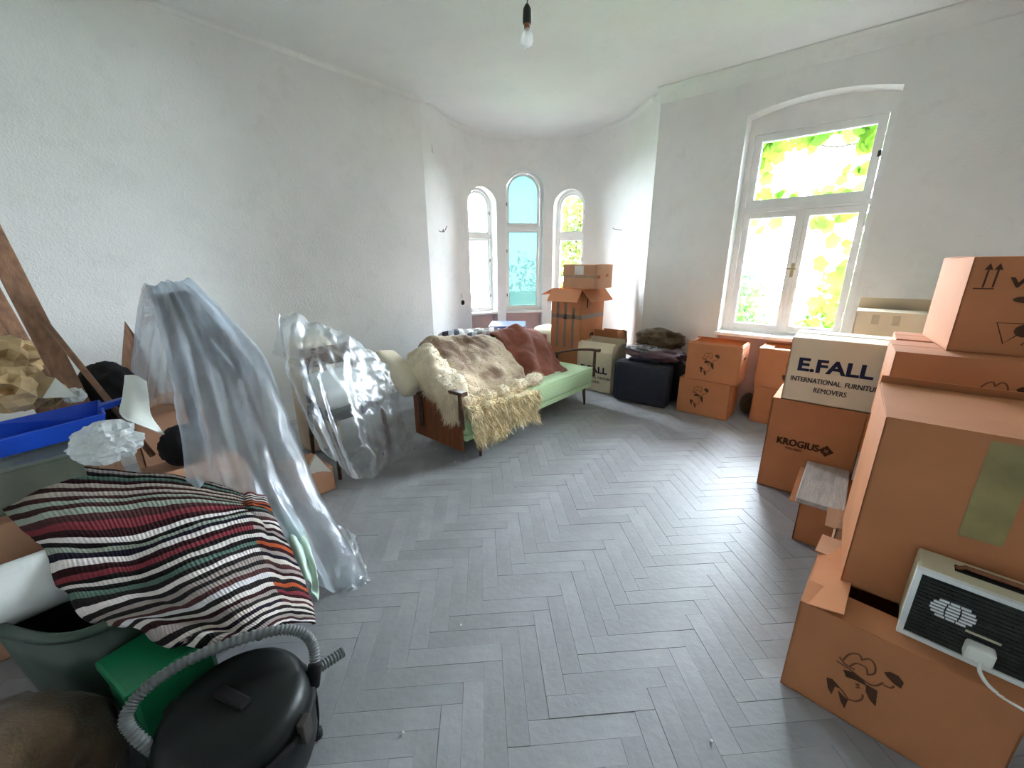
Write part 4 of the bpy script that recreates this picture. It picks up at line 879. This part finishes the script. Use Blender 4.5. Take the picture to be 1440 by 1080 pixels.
for a in range(3):
    b2, b3 = base[a], base[a+1]; t2, t3 = topp[a], topp[a+1]; n = np.cross(b3-b2, t2-b2); n = n/np.linalg.norm(n)*.005
    MB().add([b2-n, b3-n, t3-n, t2-n, b2+n, b3+n, t3+n, t2+n], [(0, 1, 2, 3), (7, 6, 5, 4), (0, 4, 5, 1), (1, 5, 6, 2), (2, 6, 7, 3), (3, 7, 4, 0)]).build('rim', 'blue_plastic', dp)
h0 = (topp[1]+topp[2])/2; h1 = at(198, 556, x=float(h0[0])-.05)
mb = MB(); d_ = h1-h0; mb.add([h0+[.03, -.01, -.02], h0+[-.03, -.01, -.02], h1+[-.018, 0, -.008], h1+[.018, 0, -.008], h0+[.03, -.01, .012], h0+[-.03, -.01, .012], h1+[-.018, 0, .014], h1+[.018, 0, .014]], [(0, 1, 2, 3), (7, 6, 5, 4), (0, 4, 5, 1), (1, 5, 6, 2), (2, 6, 7, 3), (3, 7, 4, 0)]).build('handle', 'blue_plastic', dp, bevel=.005)
# leaning timbers
GP = 'brown timbers leaning by the long wall'
def timber(p0, p1, w, t, lab, name='timber'):
    a = at(*p0[:2], x=p0[2]); b = at(*p1[:2], x=p1[2]); d = b-a; lo = a-d*((a[2]-.002)/d[2]); hi = b+d*.35
    root = empty(name, tuple(lo), lab, 'timber', GP if name == 'timber' else None); d = Vector(tuple(hi-lo)).normalized(); s_ = d.cross(Vector((1, .15, 0))).normalized(); u = s_.cross(d); V = []
    for p in (Vector(tuple(lo)), Vector(tuple(hi))): V += [p-s_*w-u*t, p+s_*w-u*t, p+s_*w+u*t, p-s_*w+u*t]
    MB().add(V, [(0, 1, 2, 3), (7, 6, 5, 4)]+[(k, (k+1) % 4, 4+(k+1) % 4, 4+k) for k in range(4)]).build('board', 'wood_pole', root, bevel=.004)
timber((100, 548, -3.10), (6, 365, -3.35), .045, .014, 'widest brown timber of the leaning bundle, resting by the pale sheet')
timber((62, 535, -3.55), (-12, 405, -3.80), .032, .012, 'middle brown timber of the leaning bundle')
timber((36, 530, -3.62), (-25, 415, -3.90), .030, .012, 'rearmost brown timber of the leaning bundle, near the crumpled paper')
a, b2 = at(200, 622, x=-2.66), at(98, 496, x=-3.0); single('broom_handle', MB().tube([tuple(a-(b2-a)*.15), tuple(b2+(b2-a)*.5)], .014, 12), 'wood_pole', 'thin round broom handle slanting in front of the leaning timbers', 'handle', smooth=True)
# papers, sheet, black bag, brown board
for k, (px, py, x, r, mt_, lab) in enumerate(((22, 548, -2.95, .10, 'paper_brown', 'largest crumpled ball of brown packing paper above the dustpan'), (60, 552, -3.02, .07, 'paper_brown', 'smaller crumpled ball of brown packing paper beside the white card'), (4, 505, -3.35, .12, 'paper_brown', 'tall heap of brown packing paper behind the timbers'), (105, 556, -2.95, .035, 'paper_white', 'little white paper ball beside the broom handle'))):
    p = at(px, py, x=x); single('packing_paper', lump(tuple(p), (r, r*1.05, r*.9), 30+k, .9, 2.4, 3), mt_, lab, 'paper')
p = at(80, 548, x=-2.86); single('paper_card', MB().prism([tuple(at(60, 560, x=-2.86)), tuple(at(108, 558, x=-2.84)), tuple(at(78, 532, x=-2.9))], (-.01, 0, .002)), 'paper_white', 'white folded card standing among the packing paper', 'card')
single('black_bag', lump(tuple(at(155, 552, x=-3.22)), (.17, .13, .17), 41, .25, 1.6, 4), 'black_cloth', 'rounded black bag behind the blue dustpan', 'bag', smooth=True)
G = drape(grid([[(176, 527, -2.80), (192, 528, -2.82), (207, 536, -2.84)], [(172, 555, -2.72), (190, 556, -2.70), (210, 560, -2.72)], [(168, 580, -2.66), (190, 588, -2.60), (214, 585, -2.62)], [(178, 590, -2.60), (206, 600, -2.54), (234, 612, -2.52)]]), 20, 16, .006, 5)
soft('pale_sheet', G, 'paper_white', 'pale torn sheet of stiff paper leaning on the black bag', 'paper', .003)
single('dark_bag', lump((-2.52, .33, .66), (.11, .09, .10), 44, .3, 2, 4, .57), 'black_cloth', 'black bag slumped on the open carton under the plastic', 'bag', smooth=True)
mb = MB(); mb.prism([tuple(at(168, 560, x=-3.6)), tuple(at(226, 560, x=-3.6)), tuple(at(196, 480, x=-3.66)), tuple(at(176, 452, x=-3.7))], (-.02, 0, 0)); bb = single('brown_board', mb, 'wood_pole', 'pointed brown board leaning at the long wall behind the plastic', 'board')
# striped rag rug over the heap
KN = [(-14, 658, .67), (80, 654, .68), (180, 668, .67), (262, 684, .63), (340, 694, .57), (372, 700, .50), (18, 736, .61), (90, 718, .65), (170, 706, .645), (60, 766, .58), (120, 745, .63), (210, 750, .61), (285, 735, .57), (342, 724, .53), (392, 752, .37),
      (95, 838, .50), (150, 825, .55), (220, 795, .57), (300, 765, .54), (362, 774, .46), (418, 810, .28), (138, 866, .44), (190, 855, .50), (255, 830, .53), (325, 800, .50), (376, 808, .42), (430, 840, .24), (188, 884, .42), (240, 872, .45), (300, 850, .48), (352, 832, .45), (392, 842, .36), (244, 906, .38), (285, 900, .40), (330, 885, .41), (374, 868, .39), (404, 872, .34), (442, 874, .18)]
def rug_z(px, py): w = [1/((px-a)**2+(py-b)**2+250)**1.6 for a, b, _ in KN]; return sum(k*c[2] for k, c in zip(w, KN))/sum(w)
LEFT = [(-14, 658), (-12, 684), (0, 712), (24, 738), (58, 764), (76, 792), (92, 826), (112, 850), (146, 868), (182, 880), (214, 891), (246, 902), (284, 905), (322, 901)]
RIDGE = [(330, 692), (331, 697), (332, 703), (335, 710), (338, 718), (343, 730), (350, 748), (357, 768), (365, 788), (374, 810), (383, 832), (391, 850), (398, 864), (404, 876)]
RIGHT = [(370, 700), (372, 704), (375, 710), (379, 718), (385, 730), (393, 746), (402, 764), (411, 784), (419, 803), (426, 822), (433, 842), (438, 857), (441, 867), (443, 876)]
ROWS = []
for k, (a, b, c) in enumerate(zip(LEFT, RIDGE, RIGHT)):
    bow = -16 if k < 4 else 7; row = []
    for t in (0, .33, .67): row.append((a[0]+(b[0]-a[0])*t, a[1]+(b[1]-a[1])*t+bow*math.sin(math.pi*t)))
    row += [b, ((b[0]+c[0])/2, (b[1]+c[1])/2), c]; ROWS.append([(x, y, rug_z(x, y)) for x, y in row])
G = drape(gridz(ROWS), 150, 90, .010, 5, .018, 5, 12, ridged=False)
soft('rag_rug', G, 'rag_rug', 'striped multicoloured rag rug thrown over the heap behind the vacuum cleaner', 'rug', .012, stripe=True)
# what the rug lies on
single('bedding_bag', lump((-1.92, .36, .22), (.24, .17, .24), 51, .12, 1.3, 4, 0), 'black_cloth', 'stuffed dark bag under the striped rag rug', 'bag', smooth=True)
G = drape(gridz([[(374, 712, .42), (402, 716, .40), (426, 738, .32)], [(385, 760, .30), (420, 770, .27), (444, 796, .18)], [(400, 800, .20), (434, 818, .14), (450, 846, .02)]]), 24, 20, .015, 6, .01, 4, 2)
soft('mint_bag', G, 'mint_plastic', 'mint green plastic bag between the rag rug and the large sheet', 'plastic bag', .004)
# tub, green box, pillow
TX, TY = -1.93, -.10
tub = empty('plastic_tub', (TX, TY, 0), 'dark green plastic tub with a rolled rim under the edge of the rag rug', 'tub', rz=rad(27))
def orect(hx, hy, z, n=40, e=3.2):
    return [(hx*np.sign(math.cos(a))*abs(math.cos(a))**(2/e), hy*np.sign(math.sin(a))*abs(math.sin(a))**(2/e), z) for a in np.linspace(0, 2*math.pi, n, endpoint=False)]
rows = [orect(.22, .15, 0), orect(.235, .165, .10), orect(.28, .20, .45), orect(.265, .185, .45), orect(.225, .155, .10), orect(.21, .14, .012)]
mb = MB(); n = 40; mb.add([p for r in rows for p in r], [(i*n+j, i*n+(j+1) % n, (i+1)*n+(j+1) % n, (i+1)*n+j) for i in range(5) for j in range(n)]+[tuple(range(n-1, -1, -1)), tuple(5*n+j for j in range(n))]); mb.build('body', 'tub_plastic', tub, smooth=True, local=True)
rp_ = orect(.282, .202, .452); MB().tube(rp_+[rp_[0]], .017, 8, False).build('rim', 'tub_plastic', tub, smooth=True, local=True)
mb = MB(); rbox(mb, (-.21, -.20, -.10), (.21, .20, .10), .08, 4, Matrix.Translation(tuple(at(40, 822, z=.45))) @ Matrix.Rotation(rad(-25), 4, 'Y') @ Matrix.Rotation(rad(10), 4, 'Z')); single('pillow', mb, 'white_cloth', 'white pillow stuffed into the dark green tub', 'pillow', smooth=True)
gb = empty('green_box', (-1.52, .0, 0), 'bright green plastic box below the hem of the rag rug', 'box', rz=rad(12))
MB().box((-.10, -.10, 0), (.10, .12, .33)).build('body', 'green_plastic', gb, local=True, bevel=.015); MB().box((-.11, -.11, .335), (.11, .13, .37)).build('lid', 'green_plastic', gb, local=True, bevel=.01)
# vacuum cleaner
VC = np.array([-1.20, .12, 0])
vc = empty('vacuum_cleaner', tuple(VC), 'black drum vacuum cleaner with a grey ribbed hose', 'vacuum cleaner')
MB().lathe([(.15, .03), (.185, .045), (.20, .09), (.205, .20), (.20, .215)], VC, 48).build('drum', 'vac_black', vc, smooth=True)
MB().lathe([(.203, .212), (.212, .216), (.212, .232), (.203, .238)], VC, 48).build('seal_ring', 'rubber', vc, smooth=True)
hd_ = MB().lathe([(.20, .236), (.198, .27), (.188, .295), (.165, .31), (.10, .318), (.03, .32)], VC, 48).build('motor_head', 'vac_black', vc, smooth=True)
MB().box((-.06, -.018, .318), (.06, .018, .334), Matrix.Translation(tuple(VC)) @ Matrix.Rotation(rad(20), 4, 'Z')).build('carry_handle', 'rubber', hd_, bevel=.006)
for a in (35, 215): c, s_ = math.cos(rad(a)), math.sin(rad(a)); MB().box((-.012, -.02, .19), (.012, .02, .265), Matrix.Translation(tuple(VC)) @ Matrix.Rotation(rad(a), 4, 'Z') @ Matrix.Translation((.213, 0, 0))).build('clip', 'dark_metal', vc, bevel=.004)
for a in (20, 110, 200, 290): c, s_ = math.cos(rad(a)), math.sin(rad(a)); MB().lathe([(.01, 0), (.026, .005), (.028, .03), (.02, .045)], VC+np.array([c*.165, s_*.165, 0]), 14).build('caster', 'rubber', vc, smooth=True)
HP = [at(215, 1055, z=.27), at(186, 1030, z=.34), at(178, 1005, z=.37), at(205, 968, z=.40), at(262, 930, z=.42), at(330, 902, z=.42), at(392, 886, z=.41), at(425, 890, z=.38), at(440, 908, z=.33), at(443, 935, z=.28)]
hp = catmull(HP, 260); MB().tube([tuple(p) for p in hp], [.0155+.0022*math.sin(k*1.55) for k in range(260)], 12).build('hose', 'hose_grey', vc, smooth=True)
e0, e1 = at(428, 938, z=.27), at(452, 940, z=.25)
MB().tube([tuple(hp[-6]), tuple(hp[-1]), tuple(at(440, 965, z=.22))], .021, 12).build('hose_cuff', 'rubber', vc, smooth=True)
tp = catmull([at(432, 950, z=.24), at(455, 935, z=.235), at(482, 917, z=.23)], 60); MB().tube([tuple(p) for p in tp], [.0165+.002*math.sin(k*1.5) for k in range(60)], 12).build('hose_stub', 'hose_grey', vc, smooth=True)
MB().tube([tuple(at(424, 955, z=.24)), tuple(at(446, 941, z=.236))], .022, 12).build('inlet', 'rubber', vc, smooth=True)
cb_ = catmull([tuple(VC+[.13, .14, .20]), tuple(at(440, 960, z=.20)), tuple(at(447, 1000, z=.10)), tuple(at(446, 1035, z=.03))], 24); MB().tube(cb_, .0045, 6).build('power_cable', 'rubber', vc, smooth=True)
MB().lathe([(.006, .0), (.017, .004), (.018, .03), (.008, .038)], at(447, 1036, z=.0), 12).build('plug', 'rubber', vc, smooth=True)
single('brown_bag', lump((-1.50, -.38, .17), (.27, .25, .21), 61, .3, 2, 4, 0), 'brown_cloth', 'dark brown cloth sack between the tub and the vacuum cleaner', 'sack', smooth=True)

# crumbs of plaster on the boards
for k, (px, py) in enumerate(((567, 1031), (655, 645), (612, 632), (1000, 1043), (648, 880), (640, 650))):
    p = at(px, py, z=0); single('plaster_crumb', lump((p[0], p[1], .004), (.006, .005, .004), 70+k, .5, 2, 1, 0), 'paper_white', 'tiny white plaster crumb on the parquet', 'crumb', 'plaster crumbs on the parquet')
